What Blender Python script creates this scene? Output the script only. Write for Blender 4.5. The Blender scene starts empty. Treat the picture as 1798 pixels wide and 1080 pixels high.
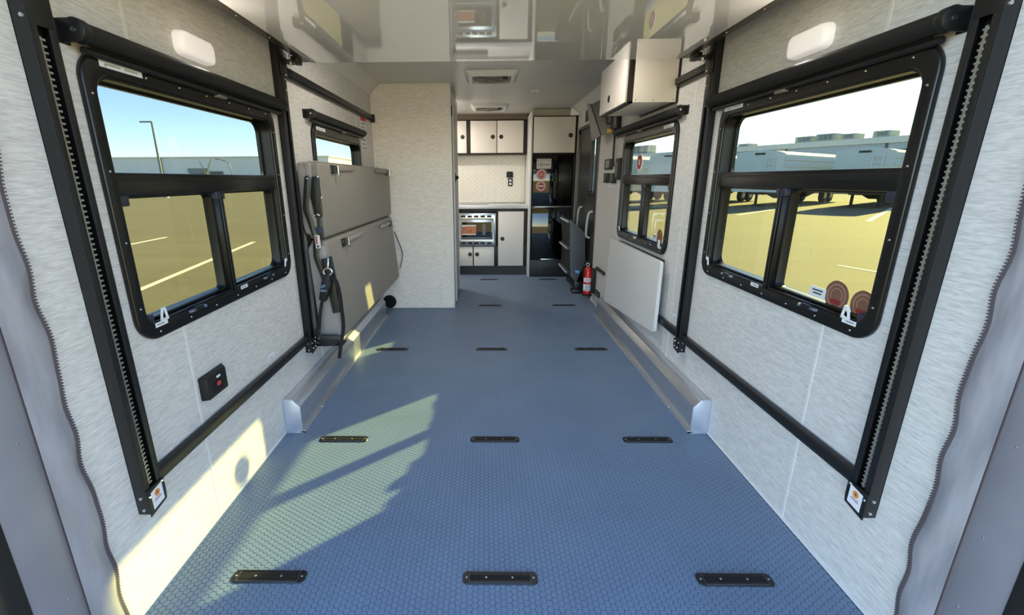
import bpy, bmesh, math, random
from mathutils import Vector, Matrix
random.seed(7)
S = bpy.context.scene
COL = S.collection

# ------------------------------------------------------------------ camera
CAMX, CAMH = -0.05439, 1.39174
F_PX, PIT, YAW, ROLL, PPX, PPY = 782.123, 0.27718, -0.0154, -0.00647, -58.06, -2.97
cd = bpy.data.cameras.new('camera'); cam = bpy.data.objects.new('camera', cd); COL.objects.link(cam)
_cy, _sy, _cp, _sp = math.cos(YAW), math.sin(YAW), math.cos(PIT), math.sin(PIT)
_F = Vector((_sy*_cp, _cy*_cp, -_sp)); _R = Vector((_cy, -_sy, 0)); _U = _R.cross(_F)
_R2 = _R*math.cos(ROLL) + _U*math.sin(ROLL); _U2 = _U*math.cos(ROLL) - _R*math.sin(ROLL)
m = Matrix.Identity(4)
for i in range(3):
    m[i][0], m[i][1], m[i][2] = _R2[i], _U2[i], -_F[i]
m[0][3], m[1][3], m[2][3] = CAMX, 0.0, CAMH
cam.matrix_world = m
cd.sensor_fit = 'HORIZONTAL'; cd.sensor_width = 36.0
cd.lens = F_PX/1798*36.0
cd.shift_x = -PPX/1798; cd.shift_y = PPY/1798
cd.clip_start = 0.02; cd.clip_end = 1000
S.camera = cam

# ------------------------------------------------------------------ light
SUN_TO = Vector((1.0, 0.89, 0.5875)).normalized()
w = bpy.data.worlds.new('world'); S.world = w; w.use_nodes = True
nt = w.node_tree; nt.nodes.clear()
sky = nt.nodes.new('ShaderNodeTexSky'); sky.sky_type = 'NISHITA'; sky.sun_disc = False
sky.sun_elevation = math.asin(SUN_TO.z); sky.sun_rotation = math.atan2(SUN_TO.x, SUN_TO.y)
sky.air_density = 1.0; sky.dust_density = 0.15; sky.ozone_density = 1.6; sky.altitude = 1300
bg = nt.nodes.new('ShaderNodeBackground'); bg.inputs[1].default_value = 0.36
ow = nt.nodes.new('ShaderNodeOutputWorld')
nt.links.new(sky.outputs[0], bg.inputs[0]); nt.links.new(bg.outputs[0], ow.inputs[0])
sl = bpy.data.lights.new('sun', 'SUN'); sun = bpy.data.objects.new('sun', sl); COL.objects.link(sun)
sl.energy = 20.0; sl.color = (1.0, 0.83, 0.27); sl.angle = math.radians(0.6)
sun.rotation_euler = (-SUN_TO).to_track_quat('-Z', 'Y').to_euler(); sun.location = SUN_TO*40
vs = S.view_settings
S.display_settings.display_device = 'sRGB'
vs.view_transform = 'Standard'; vs.look = 'None'; vs.gamma = 1.0; vs.use_curve_mapping = False
vs.exposure = 1.27

# ------------------------------------------------------------------ helpers
def lin(c):
    return tuple((x/12.92 if x <= .04045 else ((x+.055)/1.055)**2.4) for x in [v/255 for v in c])
MATS = {}
def mat(name, rgb=(200,200,200), rough=.5, metal=0., spec=.5, emit=None, estr=0., noise=None, bump=None, coat=0., srgb=True):
    """procedural principled material; noise=(scale_xyz, dark, light) multiplies the colour, bump=(scale_xyz, strength, distance)"""
    if name in MATS: return MATS[name]
    M = bpy.data.materials.new(name); M.use_nodes = True; n = M.node_tree.nodes; l = M.node_tree.links
    b = n['Principled BSDF']
    c = lin(rgb) if srgb else rgb
    b.inputs['Base Color'].default_value = (*c, 1); b.inputs['Roughness'].default_value = rough
    b.inputs['Metallic'].default_value = metal; b.inputs['Specular IOR Level'].default_value = spec
    b.inputs['Coat Weight'].default_value = coat
    if emit: b.inputs['Emission Color'].default_value = (*emit, 1); b.inputs['Emission Strength'].default_value = estr
    def nz(scale, detail=3.):
        tc = n.new('ShaderNodeTexCoord'); mp = n.new('ShaderNodeMapping'); mp.inputs['Scale'].default_value = scale
        t = n.new('ShaderNodeTexNoise'); t.inputs['Scale'].default_value = 1.0; t.inputs['Detail'].default_value = detail
        l.new(tc.outputs['Object'], mp.inputs[0]); l.new(mp.outputs[0], t.inputs[0]); return t
    if noise:
        t = nz(noise[0]); r = n.new('ShaderNodeValToRGB')
        r.color_ramp.elements[0].position = .3; r.color_ramp.elements[1].position = .7
        r.color_ramp.elements[0].color = (*[v*noise[1] for v in c], 1); r.color_ramp.elements[1].color = (*[min(1, v*noise[2]) for v in c], 1)
        l.new(t.outputs['Fac'], r.inputs[0]); l.new(r.outputs[0], b.inputs['Base Color'])
    if bump:
        t = nz(bump[0]); bp = n.new('ShaderNodeBump'); bp.inputs['Strength'].default_value = bump[1]; bp.inputs['Distance'].default_value = bump[2]
        l.new(t.outputs['Fac'], bp.inputs['Height']); l.new(bp.outputs[0], b.inputs['Normal'])
    MATS[name] = M; return M

def glass_mat(name, tint=(1,1,1), refl=1.0):
    M = bpy.data.materials.new(name); M.use_nodes = True; n = M.node_tree.nodes; l = M.node_tree.links; n.clear()
    o = n.new('ShaderNodeOutputMaterial'); mx = n.new('ShaderNodeMixShader'); tr = n.new('ShaderNodeBsdfTransparent'); gl = n.new('ShaderNodeBsdfGlossy')
    lw = n.new('ShaderNodeLayerWeight'); lw.inputs[0].default_value = .5
    pw = n.new('ShaderNodeMath'); pw.operation = 'POWER'; pw.inputs[1].default_value = 5
    fr = n.new('ShaderNodeMath'); fr.operation = 'MULTIPLY_ADD'; fr.inputs[1].default_value = .9; fr.inputs[2].default_value = .045
    l.new(lw.outputs['Facing'], pw.inputs[0]); l.new(pw.outputs[0], fr.inputs[0])
    tr.inputs[0].default_value = (*tint, 1); gl.inputs[1].default_value = .02; gl.inputs[0].default_value = (refl, refl, refl, 1)
    l.new(fr.outputs[0], mx.inputs[0]); l.new(tr.outputs[0], mx.inputs[1]); l.new(gl.outputs[0], mx.inputs[2]); l.new(mx.outputs[0], o.inputs[0])
    MATS[name] = M; return M

class B:
    """collects polygons; .obj() links them as one mesh"""
    def __init__(s): s.v = []; s.f = []
    def add(s, vs, fs):
        k = len(s.v); s.v += [tuple(q) for q in vs]; s.f += [tuple(i+k for i in f) for f in fs]; return s
    def box(s, x0, x1, y0, y1, z0, z1):
        return s.add([(x0,y0,z0),(x1,y0,z0),(x1,y1,z0),(x0,y1,z0),(x0,y0,z1),(x1,y0,z1),(x1,y1,z1),(x0,y1,z1)],
                     [(0,3,2,1),(4,5,6,7),(0,1,5,4),(1,2,6,5),(2,3,7,6),(3,0,4,7)])
    def prism(s, a, b):
        """a, b: matching lists of 3D points"""
        n = len(a)
        return s.add(list(a)+list(b), [tuple(range(n))[::-1], tuple(range(n, 2*n))] + [(i, (i+1)%n, n+(i+1)%n, n+i) for i in range(n)])
    def px(s, pts, x0, x1): return s.prism([(x0,y,z) for y,z in pts], [(x1,y,z) for y,z in pts])
    def py(s, pts, y0, y1): return s.prism([(x,y0,z) for x,z in pts], [(x,y1,z) for x,z in pts])
    def pz(s, pts, z0, z1): return s.prism([(x,y,z0) for x,y in pts], [(x,y,z1) for x,y in pts])
    def cyl(s, p, q, r, r2=None, n=14):
        p = Vector(p); q = Vector(q); r2 = r if r2 is None else r2
        d = (q-p).normalized(); a = d.orthogonal().normalized(); b = d.cross(a)
        A = []; C = []
        for i in range(n):
            t = 2*math.pi*i/n; u = a*math.cos(t)+b*math.sin(t); A.append(p+u*r); C.append(q+u*r2)
        return s.prism(A, C)
    def sweep(s, pts, prof):
        """prof(i) -> list of offsets in (side, up) for point i; frame built from path"""
        pts = [Vector(p) for p in pts]; n = len(pts); rings = []
        up0 = None
        for i, p in enumerate(pts):
            d = (pts[min(i+1,n-1)]-pts[max(i-1,0)]).normalized()
            if up0 is None: up0 = d.orthogonal().normalized()
            sd = d.cross(up0).normalized(); up0 = sd.cross(d).normalized()
            rings.append([p + sd*a + up0*b for a, b in prof(i)])
        k = len(rings[0]); V = [q for r in rings for q in r]; Fc = []
        for i in range(n-1):
            for j in range(k): Fc.append((i*k+j, i*k+(j+1)%k, (i+1)*k+(j+1)%k, (i+1)*k+j))
        Fc.append(tuple(range(k))[::-1]); Fc.append(tuple((n-1)*k+j for j in range(k)))
        return s.add(V, Fc)
    def tube(s, pts, r, n=8):
        c = [(r*math.cos(2*math.pi*j/n), r*math.sin(2*math.pi*j/n)) for j in range(n)]
        return s.sweep(pts, lambda i: c)
    def ribbon(s, pts, side, width, th):
        """flat strap along pts; 'side' = constant width direction"""
        pts = [Vector(p) for p in pts]; side = Vector(side).normalized(); V = []; n = len(pts); Fc = []
        for i, p in enumerate(pts):
            d = (pts[min(i+1,n-1)]-pts[max(i-1,0)]).normalized(); nn = d.cross(side).normalized()
            V += [p-side*width/2-nn*th/2, p+side*width/2-nn*th/2, p+side*width/2+nn*th/2, p-side*width/2+nn*th/2]
        for i in range(n-1):
            for j in range(4): Fc.append((i*4+j, i*4+(j+1)%4, i*4+4+(j+1)%4, i*4+4+j))
        Fc += [(3,2,1,0), tuple((n-1)*4+j for j in range(4))]
        return s.add(V, Fc)
    def ring(s, out, inn, x0, x1):
        """frame between two matching (y,z) outlines, between x0 and x1"""
        n = len(out); V = [(x0,*p) for p in out]+[(x0,*p) for p in inn]+[(x1,*p) for p in out]+[(x1,*p) for p in inn]; Fc = []
        for i in range(n):
            j = (i+1)%n
            Fc += [(i,j,n+j,n+i), (2*n+j,2*n+i,3*n+i,3*n+j), (j,i,2*n+i,2*n+j), (n+i,n+j,3*n+j,3*n+i)]
        return s.add(V, Fc)
    def lathe(s, prof, o, axis, n=20):
        """prof = [(r, h)] revolved about axis from o"""
        o = Vector(o); d = Vector(axis).normalized(); a = d.orthogonal().normalized(); b = d.cross(a); V = []; Fc = []
        for r, h in prof:
            for i in range(n):
                t = 2*math.pi*i/n; V.append(o+d*h+(a*math.cos(t)+b*math.sin(t))*r)
        for k in range(len(prof)-1):
            for i in range(n): Fc.append((k*n+i, k*n+(i+1)%n, (k+1)*n+(i+1)%n, (k+1)*n+i))
        Fc += [tuple(range(n))[::-1], tuple((len(prof)-1)*n+i for i in range(n))]
        return s.add(V, Fc)
    def mesh(s, name, bevel=0., seg=2, smooth=True, ang=35.):
        bm = bmesh.new(); vv = [bm.verts.new(q) for q in s.v]
        for f in s.f:
            try: bm.faces.new([vv[i] for i in f])
            except ValueError: pass
        bmesh.ops.recalc_face_normals(bm, faces=bm.faces)
        if bevel:
            es = [e for e in bm.edges if len(e.link_faces) == 2 and e.calc_face_angle(0) > math.radians(30)]
            bmesh.ops.bevel(bm, geom=es, offset=bevel, segments=seg, affect='EDGES', profile=.5, clamp_overlap=True)
        me = bpy.data.meshes.new(name); bm.to_mesh(me); bm.free()
        if smooth:
            me.shade_smooth(); me.set_sharp_from_angle(angle=math.radians(ang))
        return me
    def obj(s, name, material, parent=None, label=None, **k):
        me = s.mesh(name, **k); me.materials.append(material)
        return link(name, me, parent, label)

def link(name, me, parent=None, label=None):
    o = bpy.data.objects.new(name, me); COL.objects.link(o)
    if parent is not None: setpar(o, parent)
    if label: o['label'] = label
    return o
def wloc(p):
    v = Vector((0,0,0))
    while p is not None: v += p.location; p = p.parent
    return v
def setpar(o, parent):
    o.parent = parent; o.matrix_parent_inverse = Matrix.Translation(-wloc0(parent))
W0 = {}
def wloc0(p): return W0.get(p.name, Vector((0,0,0)))
def thing(name, label, cat, loc=(0,0,0), group=None, kind=None):
    o = bpy.data.objects.new(name, None); COL.objects.link(o); o.location = loc; o.empty_display_size = .05
    W0[o.name] = Vector(loc); return tag(o, label, cat, group, kind)
def tag(o, label=None, cat=None, group=None, kind=None):
    if label: o['label'] = label
    if cat: o['category'] = cat
    if group: o['group'] = group
    if kind: o['kind'] = kind
    return o
def rr(y0, y1, z0, z1, r, n=6):
    P = []
    for cx, cz, a0 in ((y1-r, z1-r, 0), (y0+r, z1-r, 90), (y0+r, z0+r, 180), (y1-r, z0+r, 270)):
        for i in range(n+1):
            t = math.radians(a0+90*i/n); P.append((cx+r*math.cos(t), cz+r*math.sin(t)))
    return P
def circ(cy, cz, r, n=24): return [(cy+r*math.cos(2*math.pi*i/n), cz+r*math.sin(2*math.pi*i/n)) for i in range(n)]
def bez(pts, n=8):
    """catmull-rom through pts"""
    P = [Vector(p) for p in pts]; P = [P[0]*2-P[1]] + P + [P[-1]*2-P[-2]]; out = []
    for i in range(1, len(P)-2):
        for k in range(n):
            t = k/n; a, b, c, d = P[i-1], P[i], P[i+1], P[i+2]
            out.append(.5*((2*b)+(c-a)*t+(2*a-5*b+4*c-d)*t*t+(3*b-a-3*c+d)*t**3))
    out.append(P[-2]); return out
def text(name, s, size, M, material, parent, depth=.0008):
    cu = bpy.data.curves.new('t', 'FONT'); cu.body = s; cu.size = size; cu.extrude = depth; cu.align_x = 'CENTER'; cu.align_y = 'CENTER'; cu.resolution_u = 3
    to = bpy.data.objects.new('t', cu); COL.objects.link(to)
    dg = bpy.context.evaluated_depsgraph_get(); me = bpy.data.meshes.new_from_object(to.evaluated_get(dg))
    bpy.data.objects.remove(to); me.transform(M); me.name = name; me.materials.clear(); me.materials.append(material)
    return link(name, me, parent)

# ------------------------------------------------------------------ materials
def linen(name, rgb, axis):
    """woven wall vinyl: short streaks along one horizontal axis"""
    sc = {'y': (95, 34, 330), 'x': (30, 95, 300)}[axis]
    M = mat(name, rgb, .62, spec=.3, bump=(sc, .25, .0006))
    n = M.node_tree.nodes; l = M.node_tree.links; b = n['Principled BSDF']; c = lin(rgb)
    tc = n.new('ShaderNodeTexCoord'); acc = None
    for scl, w_ in ((sc, 1.), (tuple(v*.45 for v in sc), .8)):
        mp = n.new('ShaderNodeMapping'); mp.inputs['Scale'].default_value = scl
        t = n.new('ShaderNodeTexNoise'); t.inputs['Scale'].default_value = 1; t.inputs['Detail'].default_value = 2
        l.new(tc.outputs['Object'], mp.inputs[0]); l.new(mp.outputs[0], t.inputs[0])
        if acc is None: acc = t.outputs['Fac']
        else:
            ad = n.new('ShaderNodeMath'); ad.operation = 'ADD'; l.new(acc, ad.inputs[0]); l.new(t.outputs['Fac'], ad.inputs[1])
            hf = n.new('ShaderNodeMath'); hf.operation = 'MULTIPLY'; hf.inputs[1].default_value = .5; l.new(ad.outputs[0], hf.inputs[0]); acc = hf.outputs[0]
    r = n.new('ShaderNodeValToRGB'); e = r.color_ramp.elements
    e[0].position = .36; e[1].position = .62
    e[0].color = (*[v*.80 for v in c], 1); e[1].color = (*[v*1.10 for v in c], 1)
    l.new(acc, r.inputs[0]); l.new(r.outputs[0], b.inputs['Base Color'])
    return M
LINY = linen('linen_wall_vinyl', (214, 210, 206), 'y')
LINX = linen('linen_partition_vinyl', (236, 228, 219), 'x')
STRIP = mat('pale_seam_strip', (222, 220, 214), .5)
CEIL = mat('ceiling_gloss_white', (212, 210, 203), .34, spec=.4)
BEDGLOSS = mat('bed_gloss_white', (242, 237, 229), .02, spec=.6, coat=1.)
BEDGLOSS.node_tree.nodes['Principled BSDF'].inputs['Coat Roughness'].default_value = .02
BLK = mat('black_powder_coat', (24, 24, 25), .38, noise=((160,160,160), .9, 1.1))
BLKM = mat('black_matt_plastic', (20, 20, 21), .6)
BLKG = mat('black_window_frame', (17, 17, 18), .28)
DARK = mat('slot_black', (7, 7, 8), .7)
BRONZE = mat('bronze_bed_rail', (84, 76, 68), .35, metal=.6)
CHROME = mat('zinc_screw', (215, 218, 220), .25, metal=1.)
CHAIN = mat('steel_chain', (172, 168, 156), .32, metal=.6)
ALU = mat('brushed_aluminium', (208, 210, 214), .28, metal=.82, noise=((2, 2, 60), .93, 1.05))
ALUJ = mat('dull_aluminium_jamb', (168, 166, 174), .42, metal=.55, noise=((5, 5, 5), .92, 1.06))
FLOOR = mat('blue_grey_vinyl', (84, 100, 122), .42, spec=.35, noise=((3, 3, 3), .95, 1.05))
COIN = mat('blue_grey_vinyl_coin', (113, 131, 152), .40, spec=.35, noise=((3, 3, 3), .94, 1.06), bump=((300, 300, 300), .15, .0004))
WHITE = mat('white_plastic', (232, 230, 226), .4)
LAMPW = mat('frosted_lamp_lens', (235, 226, 222), .35, emit=(1, .93, .88), estr=.16)
LABEL = mat('white_label_paper', (225, 226, 228), .6)
INK = mat('dark_label_print', (70, 70, 74), .7)
REDP = mat('red_label_print', (196, 62, 52), .6)
ORANGE = mat('orange_label_print', (224, 140, 58), .6)
GREYC = mat('grey_window_clip', (120, 126, 140), .35)
DOORW = mat('cabinet_door_white', (234, 227, 219), .42)
CABK = mat('cabinet_black_edge', (26, 21, 20), .45)
SOFA = mat('taupe_vinyl_upholstery', (146, 139, 129), .55, spec=.3, bump=((26, 26, 8), .35, .012), noise=((300, 300, 300), .93, 1.06))
SOFAL = mat('light_taupe_vinyl_upholstery', (168, 160, 157), .55, spec=.3, bump=((20, 20, 9), .3, .01))
STEELD = mat('dark_steel_hinge', (74, 72, 66), .35, metal=.7)
STRAP = mat('black_webbing', (26, 25, 27), .75, bump=((900, 900, 900), .3, .0006))
GREYP = mat('smooth_grey_panel', (206, 201, 194), .5, noise=((120, 120, 120), .97, 1.03))
TABLE = mat('table_laminate_grey', (226, 222, 217), .45, noise=((160, 160, 160), .97, 1.03))
TABEDGE = mat('table_edge_band', (226, 223, 220), .5)
FRIDGE = mat('black_glass', (6, 6, 7), .03, spec=.6)
STEEL = mat('stainless_steel', (198, 200, 203), .24, metal=.95)
TILE = mat('glazed_cream_tile', (228, 223, 212), .25, noise=((40, 40, 40), .96, 1.03))
GROUT = mat('grout', (196, 190, 180), .8)
COUNTER = mat('counter_gloss_white', (222, 224, 226), .08)
VINYLC = mat('grey_curtain_vinyl', (150, 148, 154), .34, spec=.4, bump=((9, 9, 3.5), .5, .03))
ZIP = mat('zipper_tape', (86, 78, 82), .7)
REDX = mat('extinguisher_red', (205, 22, 26), .25, coat=.4)
STEPG = mat('step_dark_grey', (86, 88, 92), .5)
BLUE = mat('blue_badge', (60, 132, 196), .4)
STICKR = mat('pink_red_sticker', (206, 132, 130), .5)
STICKD = mat('dark_red_sticker', (140, 40, 44), .5)
BROWN = mat('brown_disc_sticker', (122, 84, 68), .55)
BROWN2 = mat('brown_disc_print', (164, 126, 104), .55)
YEL = mat('yellow_tag', (206, 172, 70), .6)
PIZZA = mat('microwave_food_print', (190, 120, 80), .4, noise=((60, 60, 60), .45, 1.4))
GLASS = glass_mat('tinted_window_glass', (.21, .24, .235))

# ------------------------------------------------------------------ room shell
HW = 1.2; WT = 2.205; CZ = 2.30; YB = 0.84; YBATH = 4.8; YK = 7.2
def struct(name, label, cat): return thing(name, label, cat, kind='structure')

# floor
b = B(); b.box(-HW-.06, HW+.06, YB, YK+.06, -.12, -.0016)
floor = tag(b.obj('floor', FLOOR), 'blue grey vinyl floor with raised hexagon coins', 'floor', kind='structure')
p = .0226; Rr = p/math.sqrt(3); b = B(); V = b.v; Fc = b.f
cs = [(math.cos(math.radians(60*k)), math.sin(math.radians(60*k))) for k in range(6)]
ni = int(HW*2/(p*.8660254)); 
for i in range(ni):
    x = -HW + .012 + i*p*.8660254
    j0 = int((YB+.02)/p)
    for j in range(j0, int(6.62/p)):
        y = (j + .5*(i%2))*p; k = len(V)
        for c, s_ in cs: V.append((x+c*Rr*.93, y+s_*Rr*.93, -.0016))
        for c, s_ in cs: V.append((x+c*Rr*.83, y+s_*Rr*.83, 0.))
        Fc += [(k+q, k+(q+1)%6, k+6+(q+1)%6, k+6+q) for q in range(6)]; Fc.append((k+6, k+7, k+8, k+9, k+10, k+11))
me = bpy.data.meshes.new('coin_pattern'); me.from_pydata(V, [], Fc); me.materials.append(COIN)
tag(link('coin_pattern', me, floor), kind='stuff')

WIN = {'L1': (-1, 1.36, 2.545), 'L2': (-1, 3.10, 4.27), 'R1': (1, 1.36, 2.545), 'R2': (1, 3.08, 4.255)}
WZ0, WZ1 = .868, 1.757
DOOR = (5.18, 6.36, .06, 2.02)
def panel(name, s, y0, y1, z0, z1, holes, material, parent, th=.06):
    """wall sheet with rectangular openings, as one mesh"""
    ys = sorted({y0, y1, *[min(max(h[k], y0), y1) for h in holes for k in (0, 1)]}); zs = sorted({z0, z1, *[min(max(h[k], z0), z1) for h in holes for k in (2, 3)]})
    b = B(); xi, xo = s*HW, s*(HW+th)
    solid = lambda i, j: 0 <= i < len(ys)-1 and 0 <= j < len(zs)-1 and not any(h[0] < (ys[i]+ys[i+1])/2 < h[1] and h[2] < (zs[j]+zs[j+1])/2 < h[3] for h in holes)
    for i in range(len(ys)-1):
        for j in range(len(zs)-1):
            if not solid(i, j): continue
            a, c, d, e = ys[i], ys[i+1], zs[j], zs[j+1]
            for x in (xi, xo): b.add([(x,a,d),(x,c,d),(x,c,e),(x,a,e)], [(0,1,2,3)])
            if not solid(i-1, j): b.add([(xi,a,d),(xo,a,d),(xo,a,e),(xi,a,e)], [(0,1,2,3)])
            if not solid(i+1, j): b.add([(xi,c,d),(xo,c,d),(xo,c,e),(xi,c,e)], [(0,1,2,3)])
            if not solid(i, j-1): b.add([(xi,a,d),(xo,a,d),(xo,c,d),(xi,c,d)], [(0,1,2,3)])
            if not solid(i, j+1): b.add([(xi,a,e),(xo,a,e),(xo,c,e),(xi,c,e)], [(0,1,2,3)])
    o = b.obj(name, material, parent, smooth=False); return o
SEAMS = (1.59, 2.905, 4.23)
for s, side in ((-1, 'left'), (1, 'right')):
    wl = struct('wall_'+side, 'linen textured vinyl wall on the %s with pale vertical seams' % side, 'wall')
    holes = [(y0+.035, y1-.035, WZ0+.035, WZ1-.035) for (q, y0, y1) in WIN.values() if q == s]
    if s > 0: holes.append((DOOR[0], DOOR[1], -.1, DOOR[3]))
    edges = (YB, *SEAMS, YK) if s < 0 else (YB, *SEAMS, 4.40, YK)
    for a, c in zip(edges[:-1], edges[1:]):
        panel('wall_panel', s, a+.001, c-.001, 0, WT, holes, GREYP if (s > 0 and a > 4.3) else LINY, wl)
    for q in SEAMS:
        for (za, zb) in ((0, WZ0), (WZ1, WT)) if q in (1.59, 4.23) else ((0, WT),):
            b = B(); b.box(s*HW, s*(HW-.002), q-.006, q+.006, za+.004, zb-.004); b.obj('seam_strip', STRIP, wl, smooth=False)
    b = B(); b.box(s*HW, s*(HW-.006), 1.07, 2.24, 0, .008); b.box(s*HW, s*(HW-.006), 4.56, YBATH if s < 0 else DOOR[0], 0, .008)
    tag(b.obj('baseboard_'+side, WHITE), 'thin pale caulk strip at the foot of the %s wall' % side, 'baseboard', kind='structure')
# ceiling with sloped coves
cl = struct('ceiling', 'glossy white ceiling with sloped edges', 'ceiling')
for a, c in zip((YB, 2.2, 3.49, 4.78, 6.07), (2.2, 3.49, 4.78, 6.07, YK)):
    b = B(); b.box(-1.1, 1.1, a+.0008, c-.0008, CZ, CZ+.02); b.obj('ceiling_panel', CEIL, cl, smooth=False)
for s in (-1, 1):
    b = B(); b.py([(s*HW, WT), (s*1.1, CZ), (s*1.1, CZ+.02), (s*(HW+.06), CZ+.02), (s*(HW+.06), WT)], YB, YK); b.obj('cove_panel', CEIL, cl, smooth=False)
b = B(); b.box(-HW-.06, HW+.06, YB, YK+.06, CZ+.021, CZ+.12); b.obj('roof_deck', WHITE, cl, smooth=False)
# kitchen back wall
b = B(); b.box(-HW-.06, HW+.06, YK+.004, YK+.06, 0, CZ+.02)
tag(b.obj('wall_front', GREYP, smooth=False), 'plain beige wall behind the kitchen cabinets', 'wall', kind='structure')
# bathroom partition
wb = struct('wall_bathroom', 'linen covered bathroom partition beside the folded sofa', 'wall')
b = B(); b.py([(-1.198, .004), (-.405, .004), (-.405, 2.298), (-1.1, 2.298), (-1.198, 2.205)], YBATH, YBATH+.04); b.obj('front_panel', LINX, wb, smooth=False)
b = B(); b.box(-.44, -.402, YBATH+.04, 5.75, .004, 2.298); b.obj('side_panel', GREYP, wb, smooth=False)
b = B(); b.box(-1.198, -.44, 5.71, 5.75, .004, 2.2); b.obj('back_panel', GREYP, wb, smooth=False)
b = B(); b.box(-.412, -.396, YBATH-.008, YBATH+.012, .004, 2.296); b.obj('corner_trim', WHITE, wb, bevel=.003)
b = B(); b.box(-1.1, -.41, YBATH-.006, YBATH, 2.288, 2.299); b.obj('top_trim', WHITE, wb, smooth=False)
for x, z in ((-1.03, 1.47), (-.70, 1.47), (-.68, 1.22)):
    b = B(); b.cyl((x, YBATH-.002, z), (x, YBATH+.002, z), .004); b.obj('screw', INK, wb)
bd = struct('door_2', 'narrow grey bathroom door with white frame and black latch', 'door')
b = B(); b.box(-.402, -.392, 5.12, 5.66, .05, 2.2); b.obj('door_leaf', GREYP, bd, bevel=.003)
b = B()
for a, c in ((5.06, 5.12), (5.66, 5.72)): b.box(-.402, -.388, a, c, .01, 2.26)
b.box(-.402, -.388, 5.12, 5.66, 2.2, 2.26); b.obj('door_frame', WHITE, bd, bevel=.003)
b = B(); b.box(-.392, -.385, 5.16, 5.24, 1.36, 1.46); b.cyl((-.386, 5.2, 1.41), (-.36, 5.2, 1.41), .02); b.box(-.366, -.354, 5.19, 5.28, 1.40, 1.42); b.obj('latch', BLKM, bd, bevel=.003)
b = B(); b.box(-.402, -.394, 4.93, 4.97, 2.02, 2.12); b.obj('hook_plate', BLKM, bd, bevel=.003)

# rear opening: jamb and zipped vinyl curtain edge, on both sides
for s, side in ((-1, 'left'), (1, 'right')):
    j = struct('trim_%d' % (1 if s < 0 else 2), 'dull aluminium jamb of the rear opening on the %s' % side, 'trim')
    b = B(); b.box(s*(HW+.03), s*(HW-.012), .845, .972, -.1, CZ); b.obj('jamb', ALUJ, j, bevel=.004)
    b = B(); b.box(s*(HW+.05), s*(HW-.02), .79, .845, -.1, CZ); b.obj('seal', BLKM, j, bevel=.01, seg=3)
    b = B(); b.box(s*(HW-.012), s*(HW-.0145), .966, .969, 0, CZ); b.obj('seam_line', ZIP, j, smooth=False)
    for z in (.30, .52, .78):
        b = B(); b.lathe([(.0026, 0), (.002, .0015)], (s*(HW-.012), .93, z), (-s, 0, 0), 10); b.obj('rivet', CHROME, j)
    ct = thing('vinyl_curtain_edge', 'grey vinyl curtain edge zipped along the %s side of the rear opening' % side, 'curtain', (s*HW, 1.0, 0))
    # wavy sheet
    b = B(); NZ, NY = 90, 8; random.seed(3 if s < 0 else 5)
    ph = [random.uniform(0, 6) for _ in range(4)]
    def edge(z): return 1.058 + .0045*math.sin(z*26+ph[0]) + .004*math.sin(z*11+ph[1]) - (.04*max(0, .35-z) if s > 0 else -.03*max(0, .25-z))
    grid = []
    for i in range(NZ+1):
        z = .004 + (2.19-.004)*i/NZ; row = []
        for k in range(NY+1):
            t = k/NY; y = .967 + (edge(z)-.967)*t
            d = .014 + .006*math.sin(z*15+ph[2]+t*2.4)*math.sin(t*math.pi) + .0025*math.sin(z*41+ph[3])*t + .010*t*math.sin(math.pi*t)
            row.append((s*(HW-abs(d)-.004), y, z))
        grid.append(row)
    V = [q for r in grid for q in r]; k = NY+1
    b.add(V, [(i*k+q, i*k+q+1, (i+1)*k+q+1, (i+1)*k+q) for i in range(NZ) for q in range(NY)]); b.obj('vinyl_sheet', VINYLC, ct)
    pts = [(g[-1][0]+s*.002, g[-1][1]+.003, g[-1][2]) for g in grid]
    b = B(); b.ribbon(pts, (0, 1, 0), .014, .003); b.obj('zipper_tape', ZIP, ct)
    b = B()
    for z in [i*.0085+.01 for i in range(255)]:
        t = (z-.004)/(2.186)*NZ; i = min(int(t), NZ-1); q = Vector(pts[i]).lerp(Vector(pts[i+1]), t-i)
        b.box(q.x-.003, q.x+.003, q.y+.004, q.y+.011, z-.002, z+.002)
    tag(b.obj('zipper_teeth', ZIP, ct, smooth=False), kind='stuff')

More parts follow.
